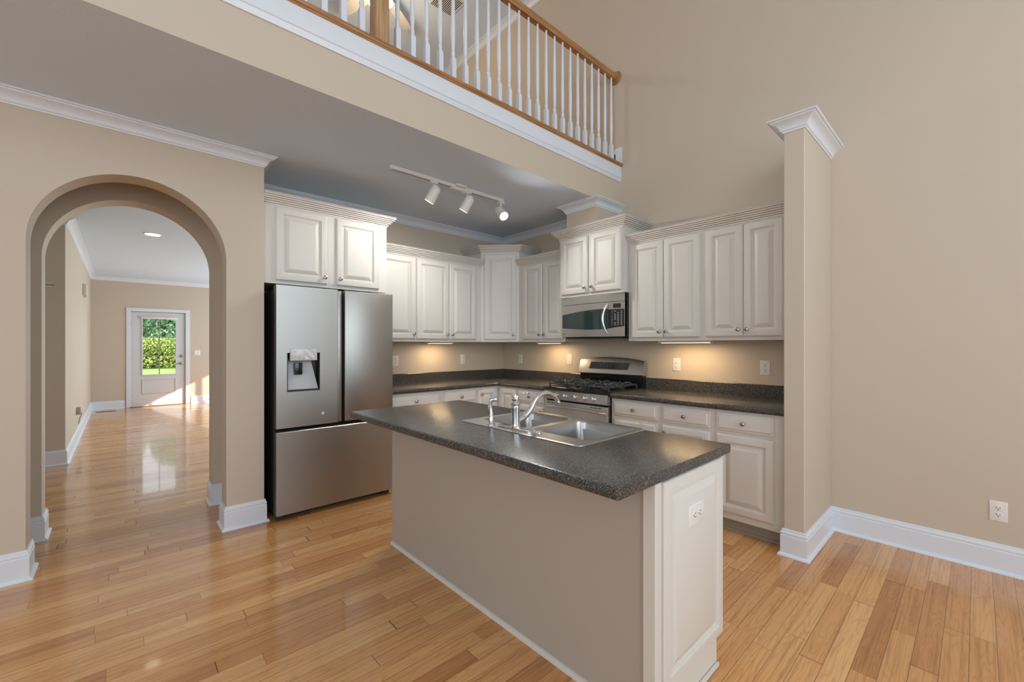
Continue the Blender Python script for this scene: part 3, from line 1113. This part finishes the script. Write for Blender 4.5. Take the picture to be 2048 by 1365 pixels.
for i in range(len(ctrl) - 1):
    p0 = Vector(ctrl[max(i - 1, 0)]); p1 = Vector(ctrl[i]); p2 = Vector(ctrl[i + 1]); p3 = Vector(ctrl[min(i + 2, len(ctrl) - 1)])
    for k in range(6):
        t = k / 6
        pts.append(0.5 * ((2 * p1) + (-p0 + p2) * t + (2 * p0 - 5 * p1 + 4 * p2 - p3) * t * t + (-p0 + 3 * p1 - 3 * p2 + p3) * t ** 3))
pts.append(Vector(ctrl[-1]))
rad = [0.017 - 0.005 * min(1, i / (len(pts) * 0.8)) for i in range(len(pts))]
b.tube(pts, rad, 16)
b.lathe([(0.0125, 0), (0.014, 0.004), (0.014, 0.016), (0.010, 0.018)], (0, 0.309, 0.112), (0, 0.55, -0.85), 16)
b.build('spout', M_chrome, fa)
b = MB()
b.tube([(0, 0.010, 0.152), (0, 0.03, 0.160), (0, 0.055, 0.170), (0, 0.075, 0.172)], [0.005, 0.005, 0.006, 0.006])
b.tube([(0, 0.07, 0.172), (0, 0.085, 0.174), (0, 0.11, 0.170), (0, 0.13, 0.168)], [0.007, 0.011, 0.008, 0.003])
b.build('lever', M_chrome, fa)
spx, spy = 2.597, -2.368
sp_ = thing('side_sprayer', 'small chrome side sprayer standing left of the faucet', 'sprayer', (spx, spy, fz))
b = MB()
b.lathe([(0.024, 0), (0.024, 0.003), (0.018, 0.007), (0.014, 0.012), (0.0145, 0.04), (0.012, 0.045)], seg=20)
b.build('holder', M_chrome, sp_)
b = MB()
b.tube([(0, 0, 0.035), (-0.001, 0, 0.06), (-0.003, -0.002, 0.09), (-0.004, -0.004, 0.115), (0.0, -0.002, 0.128), (0.012, 0.010, 0.134)], [0.012, 0.011, 0.0095, 0.010, 0.012, 0.012], 14)
b.lathe([(0.0125, 0), (0.014, 0.02), (0.012, 0.028)], (0.004, 0.002, 0.130), (0.7, 0.7, 0.18), 16)
b.build('spray_handle', M_chrome, sp_)
MB().box(-0.017, -0.011, -0.008, 0.006, 0.055, 0.105, 0.002).rot(R(15)).build('spray_trigger', M_nickel, sp_)
cp = MB().lathe([(0.021, 0), (0.022, 0.003), (0.020, 0.008), (0.016, 0.012), (0.013, 0.016), (0.006, 0.018), (0.0001, 0.0185)], seg=24).build('sink_hole_cover', M_chrome)
cp.location = (2.918, -2.352, fz)
tag(cp, 'round chrome hole cover on the sink rim right of the faucet', 'cover')


# ------------------------------------------------------------------ text helper
def text_mesh(txt, size, depth=0.0006):
    cu = bpy.data.curves.new('t', 'FONT')
    cu.body = txt
    cu.size = size
    cu.extrude = depth
    cu.align_x = 'CENTER'
    cu.align_y = 'CENTER'
    o = bpy.data.objects.new('t', cu)
    COL.objects.link(o)
    bpy.context.view_layer.update()
    me = bpy.data.meshes.new_from_object(o.evaluated_get(bpy.context.evaluated_depsgraph_get()))
    bpy.data.objects.remove(o)
    return me


def text_obj(name, txt, size, m, parent, mtx):
    me = text_mesh(txt, size)
    me.transform(mtx)
    me.materials.clear()
    me.materials.append(m)
    o = bpy.data.objects.new(name, me)
    COL.objects.link(o)
    o.parent = parent
    return o


FACE_S = Matrix.Rotation(R(90), 4, 'X')                       # readable from -y
FACE_E = Matrix.Rotation(R(90), 4, 'Z') @ FACE_S              # readable from +x

# ------------------------------------------------------------------ fridge (built facing -y, turned to face +x)
FRY0, FRY1 = -2.945, -1.998
fr = thing('refrigerator', 'stainless French-door fridge with a dispenser in its left door', 'fridge', (0.0, FRY0, 0.0), ROTL)
fwid = FRY1 - FRY0
b = MB()
b.box(0.008, fwid - 0.008, -0.675, -0.04, 0.035, 1.765, 0.004, 1)
b.box(0.03, fwid - 0.03, -0.66, -0.10, 0.0, 0.035)
b.build('body', M_fside, fr, smooth=0)
for a in (0.02, fwid - 0.12):
    MB().box(a, a + 0.10, -0.72, -0.60, 1.765, 1.790, 0.004, 1).build('hinge_cover', M_blackp, fr)


def panel_hole(b, x0, x1, z0, z1, y0, y1, h):
    """slab with a rectangular hole h=(hx0,hx1,hz0,hz1)"""
    hx0, hx1, hz0, hz1 = h
    b.box(x0, hx0, y0, y1, z0, z1)
    b.box(hx1, x1, y0, y1, z0, z1)
    b.box(hx0, hx1, y0, y1, z0, hz0)
    b.box(hx0, hx1, y0, y1, hz1, z1)


def ly(world_y):
    return world_y - FRY0


YF, YB = -0.767, -0.690
lx0, lx1 = ly(-2.942), ly(-2.487)
dh = (ly(-2.868), ly(-2.627), 0.977, 1.277)
b = MB()
panel_hole(b, lx0, lx1, 0.703, 1.792, YF, YB, dh)
ldoor = b.build('left_door', M_steel, fr, smooth=0)
b = MB()
b.box(lx0 + 0.002, lx1 - 0.004, YB, -0.678, 0.706, 1.788)
b.build('door_gasket', M_blackp, ldoor, smooth=0)
b = MB()
rx0, rx1 = ly(-2.428), ly(-1.998)
b.box(rx0, rx1, YF, YB, 0.703, 1.792, 0.005, 2)
rdoor = b.build('right_door', M_steel, fr)
MB().box(rx0 + 0.004, rx1 - 0.002, YB, -0.678, 0.706, 1.788).build('door_gasket', M_blackp, rdoor, smooth=0)
MB().box(ly(-2.478), ly(-2.446), -0.745, -0.690, 0.703, 1.786, 0.004, 2).build('handle_strip', M_steel, fr)
MB().box(lx1 + 0.002, rx0 - 0.002, -0.688, -0.677, 0.703, 1.786).build('handle_recess', M_black, fr, smooth=0)
b = MB()
b.grid([[(x, y, z) for y, z in ((YF, 0.045), (YF, 0.668), (YF + 0.006, 0.674), (YF + 0.030, 0.676), (YB, 0.694), (YB, 0.045))] for x in (lx0, rx1)], close_v=True, cap0=True, cap1=True)
b.build('freezer_drawer', M_steel, fr, smooth=0)
for a in (0.02, fwid - 0.07):
    MB().box(a, a + 0.05, -0.73, -0.66, 0.0, 0.04, 0.004, 1).build('front_foot', M_blackp, fr)
# dispenser
dp = MB()
dp.box(dh[0], dh[1], YB - 0.004, YB, dh[2], dh[3])
dp.box(dh[0], dh[0] + 0.006, YF + 0.001, YB - 0.004, dh[2], dh[3])
dp.box(dh[1] - 0.006, dh[1], YF + 0.001, YB - 0.004, dh[2], dh[3])
dp.box(dh[0] + 0.006, dh[1] - 0.006, YF + 0.001, YB - 0.004, dh[2], dh[2] + 0.012)
disp = dp.build('dispenser', M_blackp, fr, smooth=0)
b = MB()
# sloping grey back plate
b.grid([[(dh[0] + 0.006, -0.752, 0.992), (dh[1] - 0.010, -0.752, 0.992), (dh[1] - 0.010, -0.747, 0.989), (dh[0] + 0.006, -0.747, 0.989)],
        [(dh[0] + 0.006, -0.712, 1.225), (dh[1] - 0.055, -0.712, 1.225), (dh[1] - 0.055, -0.707, 1.225), (dh[0] + 0.006, -0.707, 1.225)]], close_v=True, cap0=True, cap1=True)
b.build('dispenser_back', M_gray, disp, smooth=0)
MB().box(ly(-2.812), ly(-2.752), -0.748, -0.735, 1.106, 1.20, 0.004).build('dispenser_paddle', M_black, disp)
b = MB()
b.box(ly(-2.846), ly(-2.650), YF - 0.008, YF + 0.03, 1.216, 1.307, 0.003)
cpn = b.build('control_panel', M_film, disp)
b = MB()
for (a, z, w) in ((-2.82, 1.285, 0.012), (-2.82, 1.245, 0.016), (-2.79, 1.232, 0.016), (-2.76, 1.228, 0.014), (-2.73, 1.226, 0.012), (-2.70, 1.226, 0.016), (-2.675, 1.262, 0.01), (-2.79, 1.25, 0.016)):
    MB().box(ly(a), ly(a) + w, YF - 0.0086, YF - 0.008, z, z + 0.0025).build('touch_mark', mat('grey_print', rgb(120, 120, 122), 0.5), cpn, smooth=0)
# curling edge of the protective film
rows = []
for i in range(9):
    rows.append([(ly(-2.745) + 0.075 * i / 8, YF - 0.0095 - 0.004 * math.sin(i * 0.9 + j), 1.226 + 0.076 * j / 8) for j in range(9)])
MB().sheet(rows, 0.0004).build('peeling_film', mat('clear_film', rgb(225, 225, 228), 0.08), cpn)
text_obj('badge', 'Hisense', 0.030, M_badge, rdoor, Matrix.Translation((ly(-2.068), YF - 0.0008, 1.750)) @ FACE_S)
MB().lathe([(0.012, 0), (0.012, 0.0006)], (ly(-2.604), YF, 0.790), (0, -1, 0), 16).build('round_sticker', M_film, ldoor)

# ------------------------------------------------------------------ range
RX0, RX1 = 1.373, 2.137
rg = thing('gas_range', 'stainless gas range with a black cooktop between the worktops', 'range', (RX0, 0, 0))
w = RX1 - RX0
b = MB()
b.box(0.002, w - 0.002, -0.625, -0.02, 0.03, 0.905)
b.box(0.03, w - 0.03, -0.60, -0.05, 0.0, 0.03)
b.build('body', M_blackp, rg, smooth=0)
b = MB()
b.box(0.0, w, -0.675, -0.085, 0.898, 0.926, 0.005, 2)
ct = b.build('cooktop', M_black, rg)
# control panel
b = MB()
b.grid([[(x, y, z) for y, z in ((-0.626, 0.800), (-0.672, 0.808), (-0.672, 0.812), (-0.660, 0.893), (-0.626, 0.897))] for x in (0.002, w - 0.002)], close_v=True, cap0=True, cap1=True)
b.build('control_panel', M_steelx, rg, smooth=0)
for kx in (1.458, 1.544, 1.652, 1.780, 1.890, 1.990):
    b = MB()
    b.lathe([(0.024, 0), (0.024, 0.004), (0.019, 0.006), (0.018, 0.022), (0.015, 0.026), (0.0001, 0.027)], (kx - RX0, -0.666, 0.850), (0, -1, 0.12), 20)
    b.box(kx - RX0 - 0.003, kx - RX0 + 0.003, -0.700, -0.690, 0.836, 0.870, 0.002, 1)
    b.build('burner_knob', M_badge, rg)
# oven door with bowed handle
b = MB()
b.box(0.004, w - 0.004, -0.668, -0.628, 0.24, 0.790, 0.006, 2)
od = b.build('oven_door', M_steelx, rg)
b = MB()
for a in (0.055, 0.10, 0.145, w - 0.19, w - 0.145, w - 0.10):
    MB().box(a, a + 0.035, -0.6688, -0.667, 0.768, 0.775).build('vent_slot', M_blackp, od, smooth=0)
MB().box(0.15, w - 0.15, -0.6695, -0.667, 0.35, 0.60).build('oven_window', M_dglass, od, smooth=0)
b = MB()
rows = []
nn = 24
for i in range(nn + 1):
    u = i / nn
    x = 0.020 + (w - 0.040) * u
    bow = 1 - (2 * u - 1) ** 2
    yo = -0.672 - 0.048 * (bow ** 0.6)
    zc = 0.728 + 0.018 * bow
    rows.append([(x, yo, zc + 0.012), (x, yo - 0.006, zc), (x, yo, zc - 0.012), (x, yo + 0.010, zc - 0.012), (x, yo + 0.012, zc + 0.012)])
b.grid(rows, close_v=True, cap0=True, cap1=True)
b.build('door_handle', M_steelx, od, smooth=60)
MB().box(0.004, w - 0.004, -0.664, -0.628, 0.05, 0.225, 0.006, 2).build('warming_drawer', M_steelx, rg)
# backguard
b = MB()
b.box(0.004, w - 0.004, -0.085, -0.022, 0.905, 1.05)
b.build('backguard_base', M_black, rg, smooth=0)
b = MB()
rows = []
for i in range(21):
    u = i / 20
    x = -0.006 + (w + 0.012) * u
    zt = 1.180 + 0.032 * (1 - (2 * u - 1) ** 2)
    bo = 0.012 * (1 - (2 * u - 1) ** 2)
    rows.append([(x, -0.022, 1.040), (x, -0.098 - bo, 1.036), (x, -0.106 - bo, 1.044), (x, -0.070 - bo, zt - 0.012), (x, -0.062 - bo, zt), (x, -0.022, zt)])
b.grid(rows, close_v=True, cap0=True, cap1=True)
bgd = b.build('backguard', M_steelx, rg, smooth=30)
rows = []
for i in range(9):
    u = 0.19 + (0.80 - 0.19) * i / 8
    x = -0.006 + (w + 0.012) * u
    bo = 0.012 * (1 - (2 * u - 1) ** 2)
    rr_ = []
    for z in (1.088, 1.160):
        f = (z - 1.044) / (1.180 + 0.032 * (1 - (2 * u - 1) ** 2) - 0.012 - 1.044)
        rr_.append((x + (z - 1.124) * 0.25, -0.106 - bo + 0.036 * f - 0.002, z))
    rows.append(rr_)
ds = MB().sheet(rows, 0.003).build('display', M_black, bgd)
b = MB()
for (a, z, ww_) in ((0.33, 1.142, 0.006), (0.342, 1.142, 0.006), (0.37, 1.135, 0.012), (0.40, 1.135, 0.012), (0.43, 1.135, 0.012), (0.37, 1.115, 0.012), (0.40, 1.115, 0.012), (0.43, 1.115, 0.012),
                    (0.47, 1.135, 0.010), (0.47, 1.115, 0.010), (0.29, 1.120, 0.015)):
    MB().box(a, a + ww_, -0.1035 - 0.006, -0.1025 - 0.006, z, z + 0.007).build('touch_mark', mat('dim_display_print', rgb(120, 112, 104), 0.5), ds, smooth=0)
# grates and burners
for gx in (0.035, 0.275, 0.515):
    b = MB()
    gw = 0.215
    for yy in (-0.615, -0.135):
        b.box(gx, gx + gw, yy - 0.006, yy + 0.006, 0.950, 0.963, 0.002, 1)
    for xx in (gx, gx + gw):
        b.box(xx - 0.006, xx + 0.006, -0.615, -0.135, 0.950, 0.963, 0.002, 1)
    for yy in (-0.50, -0.375, -0.25):
        b.box(gx, gx + gw, yy - 0.005, yy + 0.005, 0.954, 0.968, 0.002, 1)
    b.box(gx + gw / 2 - 0.005, gx + gw / 2 + 0.005, -0.615, -0.135, 0.954, 0.968, 0.002, 1)
    for yy in (-0.50, -0.25):
        for q in range(4):
            ca, sa = math.cos(R(45 + 90 * q)), math.sin(R(45 + 90 * q))
            b.tube([(gx + gw / 2 + ca * rr_ * 1.0, yy + sa * rr_ * 1.15, z) for rr_, z in ((0.022, 0.966), (0.05, 0.978), (0.08, 0.978), (0.10, 0.962), (0.105, 0.945))], 0.0065, 8)
    for xx in (gx, gx + gw):
        for yy in (-0.61, -0.14):
            b.box(xx - 0.006, xx + 0.006, yy - 0.006, yy + 0.006, 0.926, 0.950)
    b.build('grate', M_iron, ct)
    for yy in (-0.50, -0.25):
        MB().lathe([(0.045, 0.926), (0.045, 0.932), (0.032, 0.934), (0.032, 0.940), (0.028, 0.943), (0.0001, 0.943)], (gx + gw / 2, yy, 0), seg=20).build('burner_cap', M_iron, ct)

# ------------------------------------------------------------------ microwave
MX0, MX1 = 1.374, 2.132
mw = thing('microwave', 'stainless over-the-range microwave under the short cabinet', 'microwave', (MX0, 0, 1.40))
w = MX1 - MX0
b = MB()
b.box(0.0, w, -0.385, -0.003, 0.015, 0.420)
b.box(0.04, w - 0.04, -0.37, -0.05, 0.0, 0.015)
b.build('body', M_blackp, mw, smooth=0)


def my(x):
    return -0.392 - 0.034 * (1 - ((x - w / 2) / (w / 2)) ** 2)


def bowed(b, x0, x1, zb, zt, off=0.0, t=0.012, n=24, nz=4):
    rows = []
    for i in range(n + 1):
        x = x0 + (x1 - x0) * i / n
        a = zb(x) if callable(zb) else zb
        c = zt(x) if callable(zt) else zt
        rows.append([(x, my(x) - off, a + (c - a) * j / nz) for j in range(nz + 1)])
    return b.sheet(rows, t)


bz = lambda x: 0.022 - 0.0 * x
b = MB()
bowed(b, 0.0, w, 0.345, 0.424, 0.002, 0.03)
b.build('vent_grille', M_steelx, mw)
b = MB()
bowed(b, 0.0, w, 0.018, 0.341, 0.0, 0.03)
mdoor = b.build('door', M_steelx, mw)
WL, WR = 0.012, 0.588
wz0 = lambda x: 0.112 - 0.026 * math.sin(min(1.0, x / 0.60) * math.pi * 0.62)
wz1 = lambda x: 0.246 + 0.036 * math.sin(min(1.0, x / 0.55) * math.pi * 0.5)
b = MB()
bowed(b, WL, WR, wz0, wz1, 0.0016, 0.004)
b.build('window', M_dglass, mdoor)
b = MB()
bowed(b, WR + 0.002, w - 0.004, lambda x: 0.092 + (x - 0.588) * 0.12, 0.272, 0.0016, 0.004)
kp = b.build('keypad', M_blackp, mdoor)
b = MB()
rnd = random.Random(5)
for i, cxk in enumerate((0.628, 0.658, 0.688, 0.722)):
    for j in range(9):
        z = 0.126 + j * 0.0155
        if rnd.random() < 0.12:
            continue
        ww_ = 0.012 if i in (0, 3) else 0.014
        yk = my(cxk) - 0.0024
        MB().box(cxk, cxk + ww_, yk, yk + 0.002, z, z + (0.004 if i == 0 else 0.0065)).build('key', M_key, kp, smooth=0)
b = MB()
yk = my(0.69)
b.box(0.645, 0.722, my(0.645) - 0.002, my(0.722) + 0.002, 0.284, 0.324)
b.build('clock_display', M_black, mdoor, smooth=0)
b = MB()
rows = []
pts = []
for i in range(19):
    u = i / 18
    z = 0.038 + 0.292 * u
    bow = math.sin(math.pi * u)
    pts.append((0.594 - 0.030 * bow, my(0.58) - 0.004 - 0.042 * bow ** 0.7, z))
b.tube(pts, [0.007 + 0.006 * math.sin(math.pi * i / 18) for i in range(19)], 12)
b.build('door_handle', M_badge, mdoor)
b = MB().lathe([(0.007, 0), (0.007, 0.001)], (0.03, my(0.03), 0.05), (0, -1, 0), 16)
b.build('round_badge', mat('badge_dark', rgb(70, 70, 72), 0.3), mdoor)


# ------------------------------------------------------------------ outlets and switches
def outlet_proto():
    t = thing('wall_outlet', '', 'outlet', (0, 0, 0))
    b = MB()
    b.ringpanel(-0.036, 0.036, -0.059, 0.059, [(0, 0), (0, 0.003), (0.003, 0.0055), (0.005, 0.006)], 0)
    b.build('cover_plate', M_plastic, t)
    for dz in (0.020, -0.020):
        b = MB()
        b.lathe([(0.0168, 0.005), (0.0168, 0.0068), (0.015, 0.0075), (0.0001, 0.0075)], (0, 0, dz), (0, -1, 0), 24)
        rc = b.build('receptacle', M_plastic, t)
        b = MB()
        for dx in (-0.0065, 0.0065):
            b.box(dx - 0.0012, dx + 0.0012, -0.0079, -0.0070, dz - 0.001, dz + 0.008)
        b.lathe([(0.0028, 0.0070), (0.0028, 0.0079)], (0, 0, dz - 0.0075), (0, -1, 0), 10)
        b.build('slots', M_slot, rc, smooth=0)
    return t


proto = outlet_proto()
OUT = [((2.434, 0, 1.155), 0, 'white outlet in the warm glow right of the range', 0),
       ((3.172, 0, 1.154), 0, 'white outlet above the backsplash nearest the partition wall', 0),
       ((1.155, 0, 1.171), 0, 'white outlet just left of the range backguard', 0),
       ((0.331, 0, 1.158), 0, 'white outlet on the range wall nearest the corner', 0),
       ((0, -0.671, 1.161), ROTL, 'white outlet on the fridge-side wall nearest the corner', 0),
       ((0, -1.580, 1.161), ROTL, 'white outlet right beside the fridge above the worktop', 0),
       ((4.402, 0, 0.359), 0, 'large white outlet low on the bare right wall', 0),
       ((3.5955, -2.190, 0.696), ROTL, 'white outlet mounted sideways on the island end panel', 1)]
for i, (loc, rz, lab, side) in enumerate(OUT):
    o = proto if i == 0 else copy_tree(proto)
    o.location = loc
    o.rotation_euler = (0, 0, rz)
    if side:
        o.rotation_euler = (Matrix.Rotation(rz, 3, 'Z') @ Matrix.Rotation(R(90), 3, 'Y')).to_euler()
        o.scale = (1.08, 1, 1.08)
    o['label'] = lab
    o['group'] = 'white wall outlets'
# decorator style face on the outlet right of the range
sw = thing('light_switch', 'white double light switch right of the far door', 'switch', (-7.9, -2.503, 1.161), ROTL)
b = MB()
b.ringpanel(-0.06, 0.06, -0.06, 0.06, [(0, 0), (0, 0.004), (0.004, 0.006)], 0)
b.build('cover_plate', M_plastic, sw)
for dx in (-0.024, 0.024):
    MB().box(dx - 0.016, dx + 0.016, -0.009, -0.006, -0.034, 0.034, 0.001, 1).build('rocker', M_plastic, sw)
ch = thing('door_chime', 'small beige door chime box high on the far room left wall', 'chime', (-5.60, -4.26, 2.24), R(180))
MB().box(-0.16, 0.16, -0.05, 0.0, -0.09, 0.09, 0.006).build('cover', mat('chime_cover', rgb(208, 205, 190), 0.5), ch)
MB().box(0.16, 0.20, -0.045, 0.0, -0.11, 0.02, 0.004).build('side_tube', M_plastic, ch)
ht = thing('smart_plug', 'grey round plug with a hanging cord low on the far room left wall', 'plug', (-4.15, -4.26, 0.42), R(180))
MB().lathe([(0.05, 0), (0.055, 0.02), (0.05, 0.045), (0.02, 0.05)], (0, 0, 0), (0, -1, 0)).build('housing', mat('plug_grey', rgb(165, 158, 150), 0.4), ht)
MB().tube([(0.02, -0.045, -0.01), (0.05, -0.05, -0.05), (0.055, -0.03, -0.12), (0.055, -0.02, -0.19)], 0.005, 8).build('cord', mat('cord_grey', rgb(150, 143, 136), 0.5), ht)
pl = thing('curtain_bracket', 'small metal bracket high on the wall seen at the left of the archway', 'bracket', (-2.57, -4.385, 1.998), ROTL)
MB().box(-0.025, 0.025, -0.006, 0, -0.02, 0.02, 0.002, 1).build('plate', M_plastic, pl)
MB().tube([(-0.02, -0.01, 0.0), (0.02, -0.03, 0.0), (0.04, -0.03, 0)], 0.007, 8).build('arm', M_nickel, pl)
fv = thing('floor_register', 'small brown floor vent in front of the far wall', 'vent', (-7.52, -4.02, 0.0))
b = MB()
b.box(-0.05, 0.05, -0.15, 0.15, 0.0, 0.005, 0.002, 1)
b.build('frame', M_brass, fv)
b = MB()
for k in range(12):
    b.box(-0.035, 0.035, -0.13 + k * 0.022, -0.12 + k * 0.022, 0.005, 0.0065)
b.build('louvers', M_slot, fv, smooth=0)

# ------------------------------------------------------------------ under-cabinet lights
for (loc, rz, L, lab, en) in (((2.62, -0.225, UB), 0, 0.46, 'lit under-cabinet light bar right of the microwave', 3.2),
                              ((1.02, -0.20, UB), 0, 0.34, 'lit under-cabinet light bar left of the microwave', 2.4),
                              ((0.20, -1.13, UB), ROTL, 0.34, 'lit under-cabinet light bar on the fridge side of the corner', 2.4)):
    t = thing('cabinet_light', lab, 'light', loc, rz, 'under-cabinet light bars')
    MB().box(-L / 2, L / 2, -0.045, 0.045, -0.022, 0.0, 0.004, 1).build('housing', M_plastic, t)
    MB().box(-L / 2 + 0.03, L / 2 - 0.03, -0.036, 0.036, -0.0245, -0.021, 0.001, 1).build('lens', M_warm, t)
    l = add_light('cabinet_light_lamp', 'AREA', (0, 0, -0.03), en, (1, 0.70, 0.38), shape='RECTANGLE', size=L - 0.10, size_y=0.06)
    l.parent = t

# ------------------------------------------------------------------ track light
TX = 1.185
tr = thing('track_light', 'white ceiling track light with three cylinder heads', 'track light', (TX, -1.64, CZ))
ty = -1.64
b = MB()
b.box(-0.018, 0.018, -2.235 - ty, -1.60 - ty, -0.030, 0.0, 0.002, 1)
b.box(-0.018, 0.018, -1.56 - ty, -1.045 - ty, -0.030, 0.0, 0.002, 1)
trk = b.build('track', M_white_metal, tr)
b = MB()
b.box(-0.003, 0.003, -2.215 - ty, -1.86 - ty, -0.0312, -0.029)
b.box(-0.003, 0.003, -1.79 - ty, -1.66 - ty, -0.0312, -0.029)
b.box(-0.003, 0.003, -1.53 - ty, -1.10 - ty, -0.0312, -0.029)
b.build('track_slot', M_slot, trk, smooth=0)
b = MB()
b.box(-0.055, 0.055, -1.63 - ty, -1.52 - ty, -0.020, 0.0, 0.004, 1)
b.box(-0.021, 0.021, -1.66 - ty, -1.50 - ty, -0.042, -0.002, 0.003, 1)
b.build('feed_box', M_white_metal, tr)
HEADS = [(-1.835, Vector((-0.42, -0.30, -0.85)), False), (-1.475, Vector((-0.45, -0.28, -0.85)), False), (-1.075, Vector((0.66, -0.10, -0.62)), True)]
for hy, d, lit in HEADS:
    d.normalize()
    b = MB()
    b.box(-0.020, 0.020, hy - ty - 0.035, hy - ty + 0.035, -0.048, -0.030, 0.003, 1)
    b.tube([(0, hy - ty, -0.048), (0, hy - ty, -0.085)], 0.008, 10)
    pv = Vector((0, hy - ty, -0.085))
    side = d.cross(Vector((0, 0, 1))).normalized()
    c0 = pv + Vector((0, 0, -0.045)) - d * 0.02
    L = 0.155
    st = c0 - d * 0.055
    prof = [(0.0001, 0), (0.018, 0.004), (0.032, 0.014), (0.041, 0.030), (0.044, 0.050), (0.045, L), (0.042, L), (0.041, 0.06), (0.0001, 0.055)]
    b.lathe(prof, st, d, 28)
    hd = b.build('lamp_head', M_white_metal, tr)
    lp = st + d * (L - 0.012 if lit else L - 0.05)
    MB().lathe([(0.030, -0.03), (0.040, 0.0), (0.036, 0.008), (0.0001, 0.010)], lp, d, 24).build('bulb', M_bulb, hd)
    sl = add_light('track_spot', 'SPOT', st + d * (L + 0.01), 58 if lit else 24, (1, 0.97, 0.92), None, spot_size=R(150), spot_blend=0.8, shadow_soft_size=0.03)
    sl.rotation_euler = d.to_track_quat('-Z', 'Y').to_euler()
    sl.parent = tr

# recessed light in the far room
rl = thing('recessed_light', 'round lit recessed light in the far room ceiling', 'light', (-2.83, -3.50, CZ))
b = MB()
b.lathe([(0.095, -0.006), (0.095, 0.0), (0.078, 0.0), (0.078, -0.006)], seg=32)
b.build('trim_ring', M_plastic, rl)
MB().lathe([(0.0001, -0.008), (0.078, -0.007), (0.078, -0.002)], seg=32).build('lens', M_can, rl)

# ------------------------------------------------------------------ loft balustrade
RXC = 1.776
bl = thing('balustrade', 'oak handrail with turned white balusters along the loft edge', 'railing', (RXC, 0, 3.206))
RZ0 = 4.082 - 3.206


def baluster_mesh():
    b = MB()
    b.box(-0.0165, 0.0165, -0.0165, 0.0165, 0, 0.178)
    # chamfered shoulder
    b.grid([[(-0.0165, -0.0165, 0.178), (0.0165, -0.0165, 0.178), (0.0165, 0.0165, 0.178), (-0.0165, 0.0165, 0.178)],
            [(-0.0085, -0.0085, 0.205), (0.0085, -0.0085, 0.205), (0.0085, 0.0085, 0.205), (-0.0085, 0.0085, 0.205)]], close_v=True, cap0=True, cap1=True)
    b.lathe([(0.010, 0.198), (0.013, 0.210), (0.015, 0.222), (0.012, 0.234), (0.010, 0.238), (0.014, 0.243), (0.014, 0.248), (0.0105, 0.252), (0.0125, 0.262), (0.0145, 0.30), (0.0150, 0.40),
             (0.0115, 0.70), (0.0088, RZ0 + 0.01)], seg=14)
    o = b.build('baluster', M_trim)
    me = o.data
    bpy.data.objects.remove(o)
    return me


BM = baluster_mesh()
ys = [-0.086 - 0.1087 * i for i in range(23)] + [-2.716, -2.828, -2.939, -3.05, -3.16]
for y in ys:
    o = bpy.data.objects.new('baluster', BM)
    COL.objects.link(o)
    o.parent = bl
    o.location = (0, y, 0)
b = MB()
b.sweep([(0, -3.4), (0, -0.018)], [(-0.024, RZ0), (0.024, RZ0), (0.026, RZ0 + 0.012), (0.022, RZ0 + 0.018), (0.024, RZ0 + 0.024), (0.031, RZ0 + 0.034), (0.032, RZ0 + 0.046), (0.026, RZ0 + 0.058), (0.012, RZ0 + 0.066),
                                    (-0.012, RZ0 + 0.066), (-0.026, RZ0 + 0.058), (-0.032, RZ0 + 0.046), (-0.031, RZ0 + 0.034), (-0.024, RZ0 + 0.024), (-0.022, RZ0 + 0.018), (-0.026, RZ0 + 0.012)])
b.build('handrail', M_oak, bl, smooth=40)
MB().lathe([(0.066, 0), (0.068, 0.006), (0.064, 0.012), (0.058, 0.014), (0.056, 0.019), (0.045, 0.022)], (0, 0, RZ0 + 0.033), (0, -1, 0), 32).build('rosette', M_oak, bl)
b = MB()
b.box(-0.045, 0.045, -2.645, -2.555, 0, 1.05, 0.003, 1)
b.box(-0.055, 0.055, -2.655, -2.545, 1.05, 1.08, 0.006, 1)
b.build('newel_post', M_oakz, bl)

# ceiling fan in the loft
cf = thing('ceiling_fan', 'white ceiling fan with lit glass globes behind the loft railing', 'fan', (-0.40, -1.55, UZ))
b = MB()
b.lathe([(0.09, 0), (0.09, -0.03), (0.05, -0.05), (0.10, -0.07), (0.12, -0.10), (0.12, -0.16), (0.08, -0.19), (0.05, -0.21), (0.05, -0.27), (0.10, -0.28), (0.08, -0.30)], seg=32)
b.build('motor_housing', M_white_metal, cf)
for k in range(5):
    b = MB()
    rows = []
    for i in range(7):
        u = i / 6
        rr_ = 0.11 + 0.56 * u
        hw = (0.035 + 0.038 * math.sin(min(1, u * 1.5) * math.pi / 2)) * (1 if u < 0.95 else 0.85)
        rows.append([(rr_, -hw, -0.125 - hw * 0.18), (rr_, 0, -0.125), (rr_, hw, -0.125 + hw * 0.18)])
    b.sheet(rows, 0.006, (0, 0, 1))
    b.rot(R(72 * k + 125))
    b.build('blade', M_white_metal, cf)
for k in range(3):
    a = R(120 * k + 20)
    MB().lathe([(0.02, 0), (0.045, -0.02), (0.060, -0.05), (0.062, -0.075), (0.05, -0.10), (0.02, -0.115), (0.0001, -0.118)], (0.095 * math.cos(a), 0.095 * math.sin(a), -0.26), (0, 0, 1), 20).build('glass_globe', M_globe, cf)
l = add_light('fan_lamp', 'POINT', (0, 0, -0.42), 36, (1, 0.80, 0.56), shadow_soft_size=0.12)
l.parent = cf
av = thing('ceiling_vent', 'white slatted air vent in the loft ceiling', 'vent', (-0.19, -0.78, UZ))
MB().box(-0.17, 0.17, -0.17, 0.17, -0.012, 0.0, 0.003, 1).build('frame', M_trim, av)
b = MB()
for k in range(14):
    b.box(-0.14, 0.14, -0.145 + k * 0.0215, -0.135 + k * 0.0215, -0.0135, -0.0115)
b.build('slats', M_slot, av, smooth=0)
